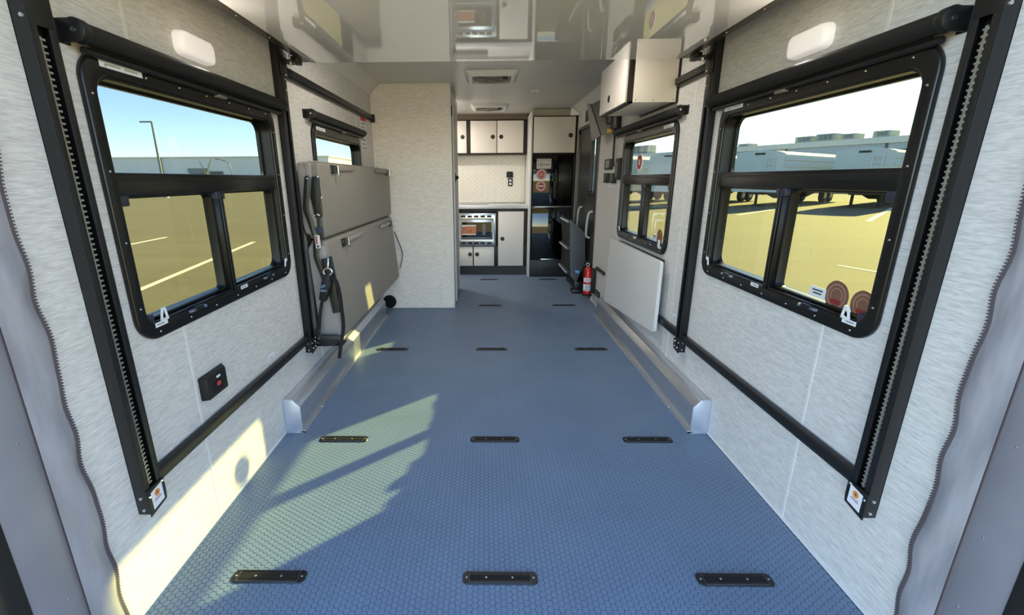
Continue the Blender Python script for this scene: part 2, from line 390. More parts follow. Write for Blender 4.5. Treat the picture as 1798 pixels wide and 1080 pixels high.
# ------------------------------------------------------------------ windows
def window(key, n, label, big):
    s, y0, y1 = WIN[key]; X = lambda d: s*(HW-d)
    w = struct('window_%d' % n, label, 'window')
    z0, z1 = WZ0, WZ1; zt0, zt1 = 1.345, 1.418
    b = B(); o1 = rr(y0, y1, z0, z1, .085, 8); i1 = rr(y0+.045, y1-.045, z0+.05, z1-.062, .06, 8)
    b.ring(o1, i1, X(-.001), X(.018)); b.obj('outer_frame', BLKG, w, bevel=.006, seg=3)
    b = B(); b.ring(rr(y0+.036, y1-.036, z0+.04, z1-.052, .07, 8), rr(y0+.052, y1-.052, z0+.057, z1-.07, .055, 8), X(-.062), X(.008)); b.obj('inner_frame', BLKG, w, bevel=.002)
    b = B(); b.ring(rr(y0+.050, y1-.050, z0+.055, z1-.068, .055, 8), rr(y0+.066, y1-.066, z0+.068, z1-.078, .05, 8), X(-.060), X(-.045)); b.obj('glazing_bead', BLKG, w)
    b = B(); b.box(X(-.055), X(.006), y0+.05, y1-.05, zt0, zt1); b.obj('transom', BLKG, w, bevel=.006)
    b = B(); b.box(X(.006), X(.010), y0+.05, y1-.05, zt1-.022, zt1-.016); b.obj('transom_rib', GREYC if False else BLK, w)
    ym = y0 + (y1-y0)*.5
    b = B(); b.box(X(-.055), X(.008), ym-.022, ym+.022, z0+.045, zt0+.002); b.box(X(.008), X(.014), ym-.010, ym+.010, z0+.045, zt0+.002); b.obj('mullion', BLKG, w, bevel=.004)
    # sashes
    for a, c in ((y0+.056, ym-.02), (ym+.02, y1-.056)):
        sf = B(); q = .016
        sf.ring(rr(a, c, z0+.058, zt0, .02, 4), rr(a+q, c-q, z0+.058+q*.6, zt0-q*.5, .018, 4), X(-.05), X(-.012)); sash = sf.obj('sash', BLKG, w, bevel=.002)
        g = B(); ga, gb, gc, gd = a+q-.003, c-q+.003, z0+.058+q*.6-.003, zt0-q*.5+.003; g.add([(X(-.034), ga, gc), (X(-.034), gb, gc), (X(-.034), gb, gd), (X(-.034), ga, gd)], [(0, 1, 2, 3)]); g.obj('sash_glass', GLASS, sash, smooth=False)
    b = B(); o_ = rr(y0+.060, y1-.060, zt1-.004, z1-.072, .05, 6); b.add([(X(-.05), *q) for q in o_], [tuple(range(len(o_)))]); b.obj('fixed_glass', GLASS, w, smooth=False)
    # screws round the flange
    k = 6
    pos = [(y0+.09+(y1-y0-.18)*i/k, z1-.035) for i in range(k+1)] + [(y0+.09+(y1-y0-.18)*i/k, z0+.022) for i in range(k+1)]
    pos += [(yy, z0+.12+(z1-z0-.24)*i/3) for yy in (y0+.024, y1-.024) for i in range(4)]
    sm = B(); sm.lathe([(.0042, 0), (.003, .0022), (.0008, .0026)], (0, 0, 0), (-s, 0, 0), 8); sme = sm.mesh('frame_screw'); sme.materials.append(CHROME)
    for yy, zz in pos:
        o = link('frame_screw', sme, w); o.location = (X(.018), yy, zz)
    # sill latches, clips, labels
    for yy in (y0+.30, y0+.89*(y1-y0)/1.185):
        b = B(); b.prism([(X(.018), yy-.035, z0+.038), (X(.018), yy+.035, z0+.038), (X(.018), yy+.028, z0+.056), (X(.018), yy-.03, z0+.056)],
                         [(X(.032), yy-.03, z0+.040), (X(.032), yy+.03, z0+.040), (X(.032), yy+.022, z0+.053), (X(.032), yy-.024, z0+.053)])
        lt = b.obj('sash_latch', BLK, w, bevel=.003)
        b = B(); b.cyl((X(.028), yy+.028, z0+.047), (X(.036), yy+.028, z0+.047), .006); b.box(X(.02), X(.03), yy-.055, yy-.036, z0+.042, z0+.050); b.obj('latch_pin', GREYC, lt)
    for yy in (y0+.125, y1-.06):
        b = B(); b.prism([(X(.012), yy-.020, z0+.052), (X(.012), yy+.020, z0+.052), (X(.012), yy+.012, z0+.098), (X(.012), yy-.004, z0+.098)],
                         [(X(.017), yy-.020, z0+.052), (X(.017), yy+.020, z0+.052), (X(.017), yy+.012, z0+.098), (X(.017), yy-.004, z0+.098)])
        # open centre
        b2 = B(); o_ = [(yy-.020, z0+.052), (yy+.020, z0+.052), (yy+.012, z0+.098), (yy-.006, z0+.098)]; i_ = [(yy-.010, z0+.060), (yy+.011, z0+.060), (yy+.006, z0+.090), (yy-.001, z0+.090)]
        b2.ring(o_, i_, X(.010), X(.016)); b2.obj('corner_clip', LABEL, w, bevel=.001)
    for yy in (y0+.10, ym+.06):
        b = B(); b.box(X(.018), X(.0188), yy-.03, yy+.03, z0+.040, z0+.056)
        o = b.obj('sill_label', LABEL, w, smooth=False)
        b = B(); b.box(X(.0188), X(.0192), yy-.022, yy+.012, z0+.047, z0+.050); b.obj('label_print', INK, o, smooth=False)
    ye = y0+.12 if s < 0 or not big else y1-.16
    b = B(); b.box(X(.018), X(.019), ye-.05, ye+.12, z1-.040, z1-.020)
    o = b.obj('top_label', LABEL, w, smooth=False)
    b = B(); b.box(X(.019), X(.0193), ye-.03, ye+.03, z1-.033, z1-.027); b.box(X(.019), X(.0193), ye+.045, ye+.10, z1-.033, z1-.027); b.obj('label_print', mat('faded_print', (170,165,155), .7), o, smooth=False)
    for zz in (z0+.075,):
        b = B(); b.box(X(-.03), X(.010), y0+.05, y0+.085, zz-.02, zz+.012); b.obj('corner_block', mat('smoky_corner_plastic', (44, 46, 60), .35), w, bevel=.006)
    b = B(); b.box(X(-.03), X(.012), ym-.03, ym+.03, zt0-.03, zt0+.004); b.obj('mullion_cap', MATS['smoky_corner_plastic'], w, bevel=.004)
    b = B(); b.box(X(-.03), X(.010), y0+.05, y0+.085, zt0-.03, zt0+.004); b.obj('jamb_cap', MATS['smoky_corner_plastic'], w, bevel=.004)
    return w
window('L1', 1, 'large black framed slider window on the left wall facing the pale building', True)
window('R1', 2, 'large black framed slider window on the right wall with brown disc stickers', True)
window('L2', 3, 'window on the left wall partly hidden behind the folded sofa', False)
window('R2', 4, 'window on the right wall above the folded table with round red sticker', False)
W2 = bpy.data.objects['window_2']; W4 = bpy.data.objects['window_4']
def disc_sticker(wd, y, z, r, m1, m2, d=-.0295):
    b = B(); b.px(circ(y, z, r, 28), HW-d, HW-d-.0008); o = b.obj('disc_sticker', m1, wd, smooth=False)
    b = B(); b.ring(circ(y, z, r*.78, 28), circ(y, z, r*.70, 28), HW-d-.0008, HW-d-.0013); b.ring(circ(y, z, r*.5, 28), circ(y, z, r*.44, 28), HW-d-.0008, HW-d-.0013); b.obj('sticker_print', m2, o, smooth=False)
    b = B(); b.box(HW-d-.0008, HW-d-.0014, y-r*.42, y+r*.42, z-r*.55, z-r*.25); b.obj('sticker_band', STICKD, o, smooth=False)
for wd, yy in ((W2, WIN['R1'][1]), (W4, WIN['R2'][1])):
    disc_sticker(wd, yy+.235, WZ0+.105, .056, BROWN, BROWN2); disc_sticker(wd, yy+.115, WZ0+.10, .053, BROWN, BROWN2)
    b = B(); b.box(HW+.028, HW+.0272, yy+.285, yy+.37, WZ0+.075, WZ0+.115); o = b.obj('window_label', LABEL, wd, smooth=False)
    b = B(); b.box(HW+.0272, HW+.0268, yy+.30, yy+.355, WZ0+.10, WZ0+.106); b.box(HW+.0272, HW+.0268, yy+.305, yy+.35, WZ0+.088, WZ0+.094); b.obj('label_print', INK, o, smooth=False)
# round red and white sticker on the upper pane of the far right window
yy, zz = 3.965, 1.52
b = B(); b.px(circ(yy, zz, .072, 28), HW+.0475, HW+.0467); o = b.obj('round_sticker', LABEL, W4, smooth=False)
b = B(); b.px(circ(yy, zz, .056, 28), HW+.0467, HW+.0460); o2 = b.obj('sticker_red', REDP, o, smooth=False)
b = B(); b.box(HW+.0458, HW+.0462, yy-.02, yy+.02, zz-.022, zz+.022); b.obj('sticker_print', LABEL, o, smooth=False)

# ------------------------------------------------------------------ roller shades
def shade(s, y0, y1, z, label, small=False):
    X = lambda d: s*(HW-d); r = .027 if not small else .024
    t = thing('roller_shade', label, 'shade', (X(.045), (y0+y1)/2, z), 'black roller shades over the windows')
    b = B(); b.cyl((X(.042), y0+.02, z), (X(.042), y1, z), r, n=24); b.obj('roller_tube', BLKM, t)
    b = B(); b.box(X(.0), X(.042), y0-.008, y0-.003, z-r-.004, z+r+.002); b.cyl((X(.042), y0-.009, z), (X(.042), y0+.018, z), r+.004, n=24); b.box(X(0), X(.004), y0-.04, y0+.02, z-r-.006, z+r); b.obj('end_bracket', BLK, t, bevel=.002)
    b = B(); b.cyl((X(.042), y0-.012, z), (X(.042), y0-.009, z), .006); b.obj('end_bolt', CHROME, t)
    b = B(); b.box(X(0), X(.05), y1, y1+.006, z-r-.004, z+r+.004); b.obj('far_bracket', BLK, t, bevel=.002)
    zz = z-r-.014
    b = B(); b.cyl((X(.026), y0+.03, zz), (X(.026), y1-.02, zz), .011, n=14); hb = b.obj('hem_bar', BLK, t)
    b = B(); b.box(X(.025), X(.028), y0+.06, y1-.05, zz, z-r+.004); b.obj('fabric', BLKM, t, smooth=False)
    yc = (y0+y1)/2+.05
    b = B(); b.box(X(.018), X(.042), yc-.03, yc+.03, zz-.018, zz-.006); b.obj('pull_tab', mat('clear_pull_tab', (118, 114, 106), .3), hb, bevel=.003)
    return t
shade(-1, 1.345, 2.625, 1.785, 'black roller shade above the large left window')
shade(1, 1.335, 2.625, 1.785, 'black roller shade above the large right window')
shade(-1, 3.04, 4.33, 1.80, 'black roller shade above the left window behind the folded sofa', True)
shade(1, 3.02, 4.45, 1.80, 'black roller shade below the overhead cabinet on the right', True)

# ------------------------------------------------------------------ wall lamps
for s, side in ((-1, 'left'), (1, 'right')):
    X = lambda d: s*(HW-d)
    t = thing('wall_lamp', 'frosted oblong wall lamp above the large %s window' % side, 'lamp', (X(0), 1.925, 1.885), 'frosted wall lamps')
    b = B(); b.px(rr(1.818, 2.032, 1.846, 1.926, .022, 6), X(0), X(.006)); b.obj('lamp_base', WHITE, t)
    b = B(); o = rr(1.815, 2.035, 1.843, 1.929, .03, 6); V = []
    for d, k in ((.004, 1.), (.024, .985), (.036, .93), (.041, .80)):
        V.append([(X(d), 1.925+(y-1.925)*k, 1.886+(z-1.886)*k) for y, z in o])
    n = len(o); b.add([q for r in V for q in r], [(i*n+j, i*n+(j+1)%n, (i+1)*n+(j+1)%n, (i+1)*n+j) for i in range(3) for j in range(n)]+[tuple(3*n+j for j in range(n)), tuple(range(n))]); b.obj('lamp_lens', LAMPW, t, ang=60)
    al = bpy.data.lights.new('wall_lamp_light', 'AREA'); al.shape = 'RECTANGLE'; al.size = .18; al.size_y = .06; al.energy = 0.5; al.color = (1.0, .93, .84)
    lo_ = bpy.data.objects.new('lamp_light', al); COL.objects.link(lo_); lo_.matrix_world = Matrix.Translation((X(.0425), 1.925, 1.886)) @ Vector((-s, 0, 0)).to_track_quat('-Z', 'Z').to_matrix().to_4x4(); setpar(lo_, t)

# ------------------------------------------------------------------ bed lift tracks
lk = B(); lk.box(-.010, .010, -.0022, .0022, -.0024, .0024); lk.box(-.004, .004, -.003, -.001, -.006, .006)
LINK = None
def lift_track(s, y0, y1, ztop, label, near):
    global LINK
    X = lambda d: s*(HW-d); yc = (y0+y1)/2; z0 = .345
    t = thing('lift_track', label, 'track', (X(0), yc, z0), 'black bed lift tracks')
    b = B(); b.box(X(0), X(.004), y0, y1, z0+.02, ztop)
    b.box(X(0), X(.040), y0, y0+.004, z0-.012, ztop); b.box(X(0), X(.040), y1-.004, y1, z0+.02, ztop)
    b.box(X(.036), X(.040), y0+.004, yc-.016, z0+.075, 1.765); b.box(X(.036), X(.040), yc+.016, y1-.004, z0+.075, 1.765); b.box(X(.036), X(.040), y0+.004, y1-.004, z0+.04, z0+.075); b.box(X(.036), X(.040), y0+.004, y1-.004, 1.765, ztop)
    b.obj('channel', BLK, t, bevel=.001)
    b = B(); b.box(X(.004), X(.008), yc-.03, yc+.03, z0+.05, ztop-.01); b.obj('channel_back', DARK, t, smooth=False)
    b = B(); b.px([(y0-.002, z0-.02), (y1, z0-.005), (y1+.004, z0+.02), (y1+.004, z0+.075), (y0-.002, z0+.075)], X(.040), X(.044)); pl = b.obj('end_plate', BLK, t, bevel=.001)
    if near:
        b = B(); b.px([(y0+.014, z0-.004), (y1-.010, z0+.004), (y1-.010, z0+.068), (y0+.014, z0+.06)], X(.044), X(.0446)); st = b.obj('warning_label', LABEL, pl, smooth=False)
        ycn = (y0+y1)/2+.002
        b = B(); b.px(circ(ycn, z0+.046, .012, 18), X(.0446), X(.0450)); b.obj('label_circle', ORANGE, st, smooth=False)
        b = B(); b.px([(ycn-.005, z0+.043), (ycn+.003, z0+.043), (ycn+.001, z0+.053)], X(.0450), X(.0453)); b.obj('label_mark', INK, st, smooth=False)
        b = B(); b.px([(ycn-.016, z0+.020), (ycn+.016, z0+.024), (ycn+.016, z0+.028), (ycn-.016, z0+.024)], X(.0446), X(.0450)); b.obj('label_line', mat('violet_print', (150, 120, 160), .7), st, smooth=False)
        b = B(); b.px([(ycn-.016, z0+.028), (ycn+.010, z0+.031), (ycn+.010, z0+.033), (ycn-.016, z0+.030)], X(.0446), X(.0450)); b.obj('label_line', REDP, st, smooth=False)
    else:
        for yy, zz in ((y0+.02, z0+.012), (y1-.018, z0+.012), (y1-.018, z0+.045)):
            b = B(); b.lathe([(.006, 0), (.004, .004)], (X(.044), yy, zz), (-s, 0, 0), 10); b.obj('plate_bolt', CHROME, pl)
    for d, zz in ((.012, z0+.05), (.014, z0+.005), (.02, 1.78)):
        b = B(); b.lathe([(.006, 0), (.005, .003)], (X(d+.008), y0, zz), (0, -1, 0), 10); b.obj('side_rivet', CHROME, t)
    for yy, zz in ((y1-.006, z0+.068), (y0+.008, z0+.05)):
        b = B(); b.lathe([(.005, 0), (.004, .003)], (X(.044), yy, zz), (-s, 0, 0), 10); b.obj('face_rivet', CHROME, t)
    for zz in (z0+.09, z0+.12, z0+.16):
        for yy in (y0+.010, y0+.018, y1-.010, y1-.018):
            b = B(); b.cyl((X(.0398), yy, zz+(yy-y0)*.1), (X(.0404), yy, zz+(yy-y0)*.1), .0018, n=8); b.obj('pin_hole', DARK, t)
    if near:
        if LINK is None:
            bb = B(); bb.box(-.0025, .0025, -.0105, .0105, -.0026, .0026); bb.box(-.004, -.001, -.0035, .0035, -.0075, .0075); LINK = bb.mesh('chain_link', smooth=False); LINK.materials.append(CHAIN)
        zz = z0+.085
        while zz < 1.74:
            o = link('chain_link', LINK, t); o.location = (X(.028), yc-.001, zz); zz += .0152
    else:
        bb = B(); zz = z0+.08
        while zz < 2.1:
            bb.box(X(.028), X(.020), yc-.008, yc+.008, zz-.003, zz+.003); zz += .0152
        tag(bb.obj('chain', STEELD, t, smooth=False), kind='stuff')
        for zz in (2.0, 2.03, 2.10):
            b = B(); b.lathe([(.006, 0), (.005, .004)], (X(.040), yc+(.012 if zz > 2.02 else -.01), zz), (-s, 0, 0), 10); b.obj('face_rivet', CHROME, t)
        for zz in (1.875, 1.93):
            b = B(); b.lathe([(.006, 0), (.005, .004)], (X(.040), y1-.012, zz), (-s, 0, 0), 10); b.obj('face_rivet', CHROME, t)
    return t
lift_track(-1, 1.21, 1.285, 2.19, 'black chain lift track on the left wall nearest the rear opening', True)
lift_track(1, 1.21, 1.285, 2.19, 'black chain lift track on the right wall nearest the rear opening', True)
lift_track(-1, 2.635, 2.712, 2.19, 'black lift track on the left wall between window and folded sofa', False)
lift_track(1, 2.635, 2.712, 2.19, 'black lift track on the right wall between the two windows', False)

# horizontal bars
def cross_bar(s, y0, y1, z, label, group, cap=False):
    X = lambda d: s*(HW-d)
    t = thing('cross_bar', label, 'bar', (X(.02), (y0+y1)/2, z), group)
    b = B(); b.box(X(.004), X(.034), y0, y1, z-.020, z+.020); b.obj('rail', BLK, t, bevel=.006, seg=3)
    b = B(); b.box(X(0), X(.022), y0, y1, z-.034, z-.020); b.obj('lower_lip', BLK, t, bevel=.003)
    if cap:
        b = B(); b.box(X(0), X(.05), y1, y1+.02, z-.045, z+.03); c = b.obj('end_cap', BLKM, t, bevel=.006)
        b = B(); b.cyl((X(.025), y1-.004, z-.005), (X(.025), y1, z-.005), .018, n=16); b.obj('end_knob', mat('navy_cap', (34, 38, 52), .3), c)
cross_bar(-1, 1.286, 2.634, .430, 'low black bar under the large left window', 'low black bars between the lift tracks')
cross_bar(1, 1.286, 2.634, .430, 'low black bar under the large right window', 'low black bars between the lift tracks')
cross_bar(1, 2.713, 4.2, .430, 'low black bar running behind the folded table', 'low black bars between the lift tracks')
cross_bar(-1, 2.713, 4.74, 1.985, 'high black bar above the window behind the folded sofa', 'high black bars under the ceiling', True)
cross_bar(1, 2.713, 3.168, 1.985, 'high black bar running to the overhead cabinet', 'high black bars under the ceiling')

# ------------------------------------------------------------------ raised bed platform
bed = thing('lift_bed', 'bed platform raised to the ceiling with glossy white underside', 'bed', (0, 1.9, 2.05))
b = B(); b.box(-1.064, 1.064, 1.0, 2.872, 2.05, 2.066); b.obj('underside_panel', BEDGLOSS, bed, smooth=False)
b = B(); b.box(-1.0, 1.0, 1.02, 2.82, 2.09, 2.19); b.obj('mattress_base', WHITE, bed, bevel=.02)
for s in (-1, 1):
    b = B(); b.box(s*1.064, s*1.118, 1.0, 2.872, 2.053, 2.056); b.box(s*1.115, s*1.118, 1.0, 2.872, 2.056, 2.115); b.obj('side_rail', BRONZE, bed, bevel=.001)
    for yy in (1.5, 1.8, 2.1, 2.4):
        b = B(); b.lathe([(.004, 0), (.003, .002)], (s*1.09, yy, 2.053), (0, 0, -1), 8); b.obj('rail_screw', CHROME, bed)
    for ya in (1.22, 2.645):
        b = B(); b.box(s*1.10, s*1.15, ya+.02, ya+.11, 2.012, 2.022); b.box(s*1.095, s*1.13, ya+.08, ya+.16, 2.020, 2.052); b.obj('lift_bracket', BLK, bed, bevel=.002)
        b = B(); b.cyl((s*1.115, ya+.035, 1.99), (s*1.115, ya+.035, 2.05), .005); b.lathe([(.009, 0), (.009, .008)], (s*1.115, ya+.035, 2.002), (0, 0, 1), 6); b.obj('lift_bolt', CHROME, bed)
        b = B(); b.box(s*1.1515, s*1.1550, ya-.008, ya+.075, 1.93, 2.04); b.obj('lift_carriage', BLK, bed, bevel=.001)
        for zz in (1.95, 2.02):
            b = B(); b.lathe([(.006, 0), (.005, .004)], (s*1.1515, ya+.05, zz), (-s, 0, 0), 10); b.obj('carriage_rivet', CHROME, bed)

# ------------------------------------------------------------------ wheel wells
def wheel_well(s, label):
    X = lambda x: s*x
    t = thing('wheel_well_cover', label, 'cover', (X(1.15), 3.38, 0), 'aluminium wheel well covers')
    y0, y1 = 2.25, 4.53
    prof = [(1.197, .001), (1.114, .001), (1.111, .152), (1.146, .194), (1.197, .198)]
    b = B(); b.py([(X(x), z) for x, z in prof], y0, y1); b.obj('cover_body', ALU, t, bevel=.003)
    b = B(); b.box(X(1.114), X(1.088), y0-.012, y1+.012, .0005, .004); b.box(X(1.197), X(1.088), y0-.016, y0, .0005, .004); b.obj('floor_flange', ALU, t, smooth=False)
    fr = [(1.199, .001), (1.104, .001), (1.103, .156), (1.144, .203), (1.199, .206)]
    b = B(); b.py([(X(x), z) for x, z in fr], y0-.004, y0+.012); b.obj('end_cap', mat('bright_aluminium_cap', (206, 210, 222), .4, metal=.6), t, bevel=.004)
    sm = B(); sm.lathe([(.005, 0), (.0035, .003)], (0, 0, 0), (0, 0, 1), 8); sme = sm.mesh('flange_screw'); sme.materials.append(CHROME)
    for i in range(9):
        o = link('flange_screw', sme, t); o.location = (X(1.097), y0+.01+(y1-y0-.02)*i/8, .004)
wheel_well(-1, 'brushed aluminium wheel well cover under the folded sofa')
wheel_well(1, 'brushed aluminium wheel well cover below the folded grey table')

# ------------------------------------------------------------------ floor tie-down tracks
def make_ftrack():
    t = thing('floor_track', 'x', 'tie-down', (0, 0, 0), 'black tie-down tracks in the floor')
    b = B(); n = rr(-.135, .135, -.029, .029, .018, 5); m_ = rr(-.132, .132, -.026, .026, .017, 5)
    b.prism([(x, y, .0004) for x, y in n], [(x, y, .004) for x, y in m_]); b.obj('track_plate', BLK, t)
    b = B(); b.box(-.108, .108, -.0095, .0095, .004, .0046); 
    for i in range(9): b.pz(circ(-.1+i*.025, 0, .0125, 12), .004, .0047)
    b.obj('track_slot', DARK, t, smooth=False)
    b = B(); b.box(-.112, -.110, -.024, .024, .004, .0062); b.box(.110, .112, -.024, .024, .004, .0062); b.box(-.110, .110, -.024, -.0225, .004, .0062); b.box(-.110, .110, .0225, .024, .004, .0062); b.obj('track_rib', mat('worn_track_edge', (74, 74, 80), .4), t, smooth=False)
    sm = B(); sm.lathe([(.0045, 0), (.003, .002)], (0, 0, .0045), (0, 0, 1), 10); sme = sm.mesh('track_screw'); sme.materials.append(mat('dull_screw', (150, 154, 160), .4, metal=.8))
    for x in (-.121, -.05, .045, .121):
        o = link('track_screw', sme, t); o.location = (x, 0, 0)
    return t
ROWS = (1.283, 2.176, 3.538, 4.90, 6.262); CX = .8423
rown = ('nearest row', 'second row', 'third row', 'fourth row', 'farthest row'); coln = {-1: 'left', 0: 'middle', 1: 'right'}
proto = make_ftrack(); first = True
for r_, y in enumerate(ROWS):
    for c_ in ((-1, 0, 1) if r_ < 3 else (0, 1)):
        if first: o = proto; first = False
        else:
            o = proto.copy(); COL.objects.link(o)
            for ch in proto.children:
                q = ch.copy(); COL.objects.link(q); q.parent = o; q.matrix_parent_inverse = ch.matrix_parent_inverse.copy()
        o.location = (-.004+c_*CX, y, 0)
        o['label'] = 'black tie-down track in the floor, %s from the rear opening, %s one' % (rown[r_], coln[c_])

# ------------------------------------------------------------------ folded sofa on the left wall
sofa = thing('folding_sofa', 'taupe vinyl sofa bed folded up against the left wall', 'sofa', (-1.1, 3.75, .35))
b = B(); b.prism([(-1.165, 2.785, 1.035), (-1.055, 2.785, 1.035), (-1.05, 2.785, 1.494), (-1.165, 2.785, 1.500)], [(-1.165, 4.73, 1.035), (-1.035, 4.73, 1.035), (-1.03, 4.73, 1.494), (-1.165, 4.73, 1.5)])
up = b.obj('upper_cushion', SOFA, sofa, bevel=.026, seg=5, ang=60)
b = B(); b.prism([(-1.165, 2.80, .37), (-1.0, 2.80, .362), (-1.062, 2.80, 1.028), (-1.165, 2.80, 1.032)], [(-1.165, 4.74, .37), (-.985, 4.74, .362), (-1.04, 4.74, 1.024), (-1.165, 4.74, 1.032)])
lo = b.obj('lower_cushion', SOFA, sofa, bevel=.032, seg=5, ang=60)
b = B(); b.box(-1.185, -1.166, 2.83, 4.70, .40, 1.47); b.obj('added_backing', BLKM, sofa, smooth=False)  # dark board added behind the cushions to keep daylight out of their gap
# end panels (lighter boxing strip) and piping
b = B(); b.py([(-1.185, 1.09), (-1.16, 1.066), (-1.10, 1.066), (-1.10, 1.49), (-1.13, 1.499), (-1.185, 1.49)], 2.776, 2.80); b.obj('upper_end_boxing', SOFAL, up, bevel=.008, seg=3)
b = B(); b.py([(-1.155, .40), (-1.02, .385), (-1.075, .99), (-1.15, 1.01), (-1.178, .97)], 2.79, 2.81); b.obj('lower_end_boxing', SOFAL, lo, bevel=.008, seg=3)
b = B(); b.tube(bez([(-1.124, 2.778, 1.06), (-1.130, 2.772, 1.25), (-1.124, 2.774, 1.44), (-1.118, 2.80, 1.5), (-1.118, 3.4, 1.503), (-1.11, 4.6, 1.503)], 6), .004, 6); b.obj('piping', SOFAL, up)
# steel arms at the near end
b = B(); b.py([(-1.131, 1.412), (-1.147, 1.325), (-1.162, 1.223), (-1.141, 1.137), (-1.115, 1.041), (-1.125, 1.0), (-1.128, .922), (-1.088, .776), (-1.060, .792), (-1.099, .938), (-1.084, 1.009), (-1.076, 1.06), (-1.104, 1.099), (-1.109, 1.142), (-1.129, 1.227), (-1.119, 1.297), (-1.099, 1.405), (-1.112, 1.420)], 2.745, 2.752)
arm = b.obj('bent_arm', STEELD, sofa, bevel=.0015)
b = B(); b.py([(-1.092, 1.410), (-1.060, 1.416), (-1.048, 1.185), (-1.056, 1.172), (-1.098, 1.172), (-1.114, 1.297)], 2.756, 2.764); b.box(-1.062, -1.054, 2.75, 2.78, 1.18, 1.415); pl = b.obj('upper_hinge_plate', STEELD, sofa, bevel=.002)
b = B(); b.py([(-1.086, 1.175), (-1.056, 1.175), (-1.052, 1.045), (-1.088, 1.035)], 2.754, 2.760); b.obj('link_bar', STEELD, sofa, bevel=.002)
b = B(); b.py([(-1.086, .914), (-1.028, .926), (-1.000, .566), (-1.045, .557), (-1.072, .768)], 2.756, 2.764); b.box(-1.026, -1.000, 2.764, 2.785, .57, .6); b.obj('lower_hinge_plate', STEELD, sofa, bevel=.002)
b = B(); b.py([(-1.034, .93), (-1.020, .93), (-.978, .56), (-.992, .555)], 2.752, 2.772); b.obj('hinge_flange', BLK, sofa, bevel=.002)
for x, z in ((-1.05, 1.41), (-1.04, 1.29), (-1.092, 1.185), (-1.066, 1.185), (-1.075, 1.19), (-1.116, 1.40)):
    b = B(); b.lathe([(.006, 0), (.004, .004)], (x, 2.744, z), (0, -1, 0), 10); b.obj('plate_rivet', CHROME, pl)
b = B(); b.box(-1.094, -1.055, 2.742, 2.752, 1.075, 1.115); b.obj('blue_sleeve', mat('navy_sleeve', (48, 58, 84), .6), arm, bevel=.002)
b = B(); b.box(-1.105, -1.075, 2.7425, 2.744, .985, 1.065); la = b.obj('arm_label', LABEL, arm, smooth=False)
b = B(); b.box(-1.102, -1.092, 2.7418, 2.7425, 1.01, 1.06); b.obj('label_print', REDP, la, smooth=False)
b = B(); b.box(-1.100, -1.084, 2.7418, 2.7425, .990, 1.003); b.obj('label_print', INK, la, smooth=False)
# front catches with flaps
for par, yy, zz, xx in ((up, 3.03, 1.462, -1.048), (up, 4.58, 1.462, -1.030), (lo, 3.13, .975, -1.050), (lo, 4.62, .965, -1.032)):
    b = B(); b.box(xx-.01, xx+.012, yy-.05, yy+.03, zz-.03, zz+.022); ca = b.obj('catch', BLK, par, bevel=.003)
    b = B(); b.cyl((xx+.022, yy+.035, zz-.03), (xx+.022, yy+.035, zz+.02), .007); b.lathe([(.012, 0), (.010, .01)], (xx+.022, yy+.035, zz-.035), (0, 0, -1), 10); b.obj('catch_pin', CHROME, ca)
    d = 1 if yy < 4 else -1
    b = B(); b.prism([(xx+.004, yy+.05*d, zz-.012), (xx+.004, yy+.05*d, zz+.02), (xx+.006, yy+.46*d, zz+.022), (xx+.006, yy+.46*d, zz-.008)], [(xx+.014, yy+.05*d, zz-.012), (xx+.014, yy+.05*d, zz+.02), (xx+.014, yy+.46*d, zz+.022), (xx+.014, yy+.46*d, zz-.008)])
    b.obj('catch_flap', SOFAL if par == lo else SOFA, par, bevel=.004)
# floor bracket
b = B(); b.py([(-1.16, .47), (-1.13, .415), (-.998, .415), (-.985, .372), (-1.07, .344), (-1.16, .344)], 2.720, 2.738); b.box(-1.16, -.99, 2.720, 2.82, .345, .352); br = b.obj('foot_bracket', BLK, sofa, bevel=.002)
for x, z in ((-1.0, .395), (-1.14, .40), (-1.13, .45), (-1.15, .37)):
    b = B(); b.lathe([(.007, 0), (.005, .004)], (x, 2.720, z), (0, -1, 0), 10); b.obj('bracket_bolt', CHROME, br)
# strap with ratchet hanging at the near end of the sofa
st = thing('ratchet_strap', 'black ratchet strap with chrome hook hanging on the folded sofa', 'strap', (-1.05, 2.72, .6))
b = B(); b.tube(bez([(-1.031, 2.725, .925), (-1.030, 2.715, .895), (-1.034, 2.713, .868)], 5), .006, 8)
ring_ = [(-1.036+.027*math.cos(t), 2.713, .842+.022*math.sin(t)) for t in [2*math.pi*i/20 for i in range(21)]]; b.tube(ring_, .005, 8); b.obj('hook', CHROME, st)
b = B(); b.prism([(-1.078, 2.69, .775), (-1.052, 2.69, .83), (-1.022, 2.69, .818), (-1.018, 2.69, .765), (-1.066, 2.69, .652), (-1.104, 2.69, .668)], [(-1.078, 2.735, .775), (-1.052, 2.735, .83), (-1.022, 2.735, .818), (-1.018, 2.735, .765), (-1.066, 2.735, .652), (-1.104, 2.735, .668)]); rb = b.obj('ratchet_body', BLKM, st, bevel=.005, seg=2)
b = B(); b.cyl((-1.075, 2.683, .752), (-1.045, 2.683, .765), .012, n=10); b.box(-1.082, -1.045, 2.680, 2.69, .722, .736); b.obj('ratchet_spool', mat('steel_blue_spool', (120, 140, 160), .3, metal=.7), rb)
b = B(); b.ribbon(bez([(-1.085, 2.712, .67), (-1.105, 2.712, .6), (-1.120, 2.716, .533), (-1.140, 2.718, .425)], 6), (1, 0, .25), .024, .003); b.obj('short_webbing', STRAP, st)
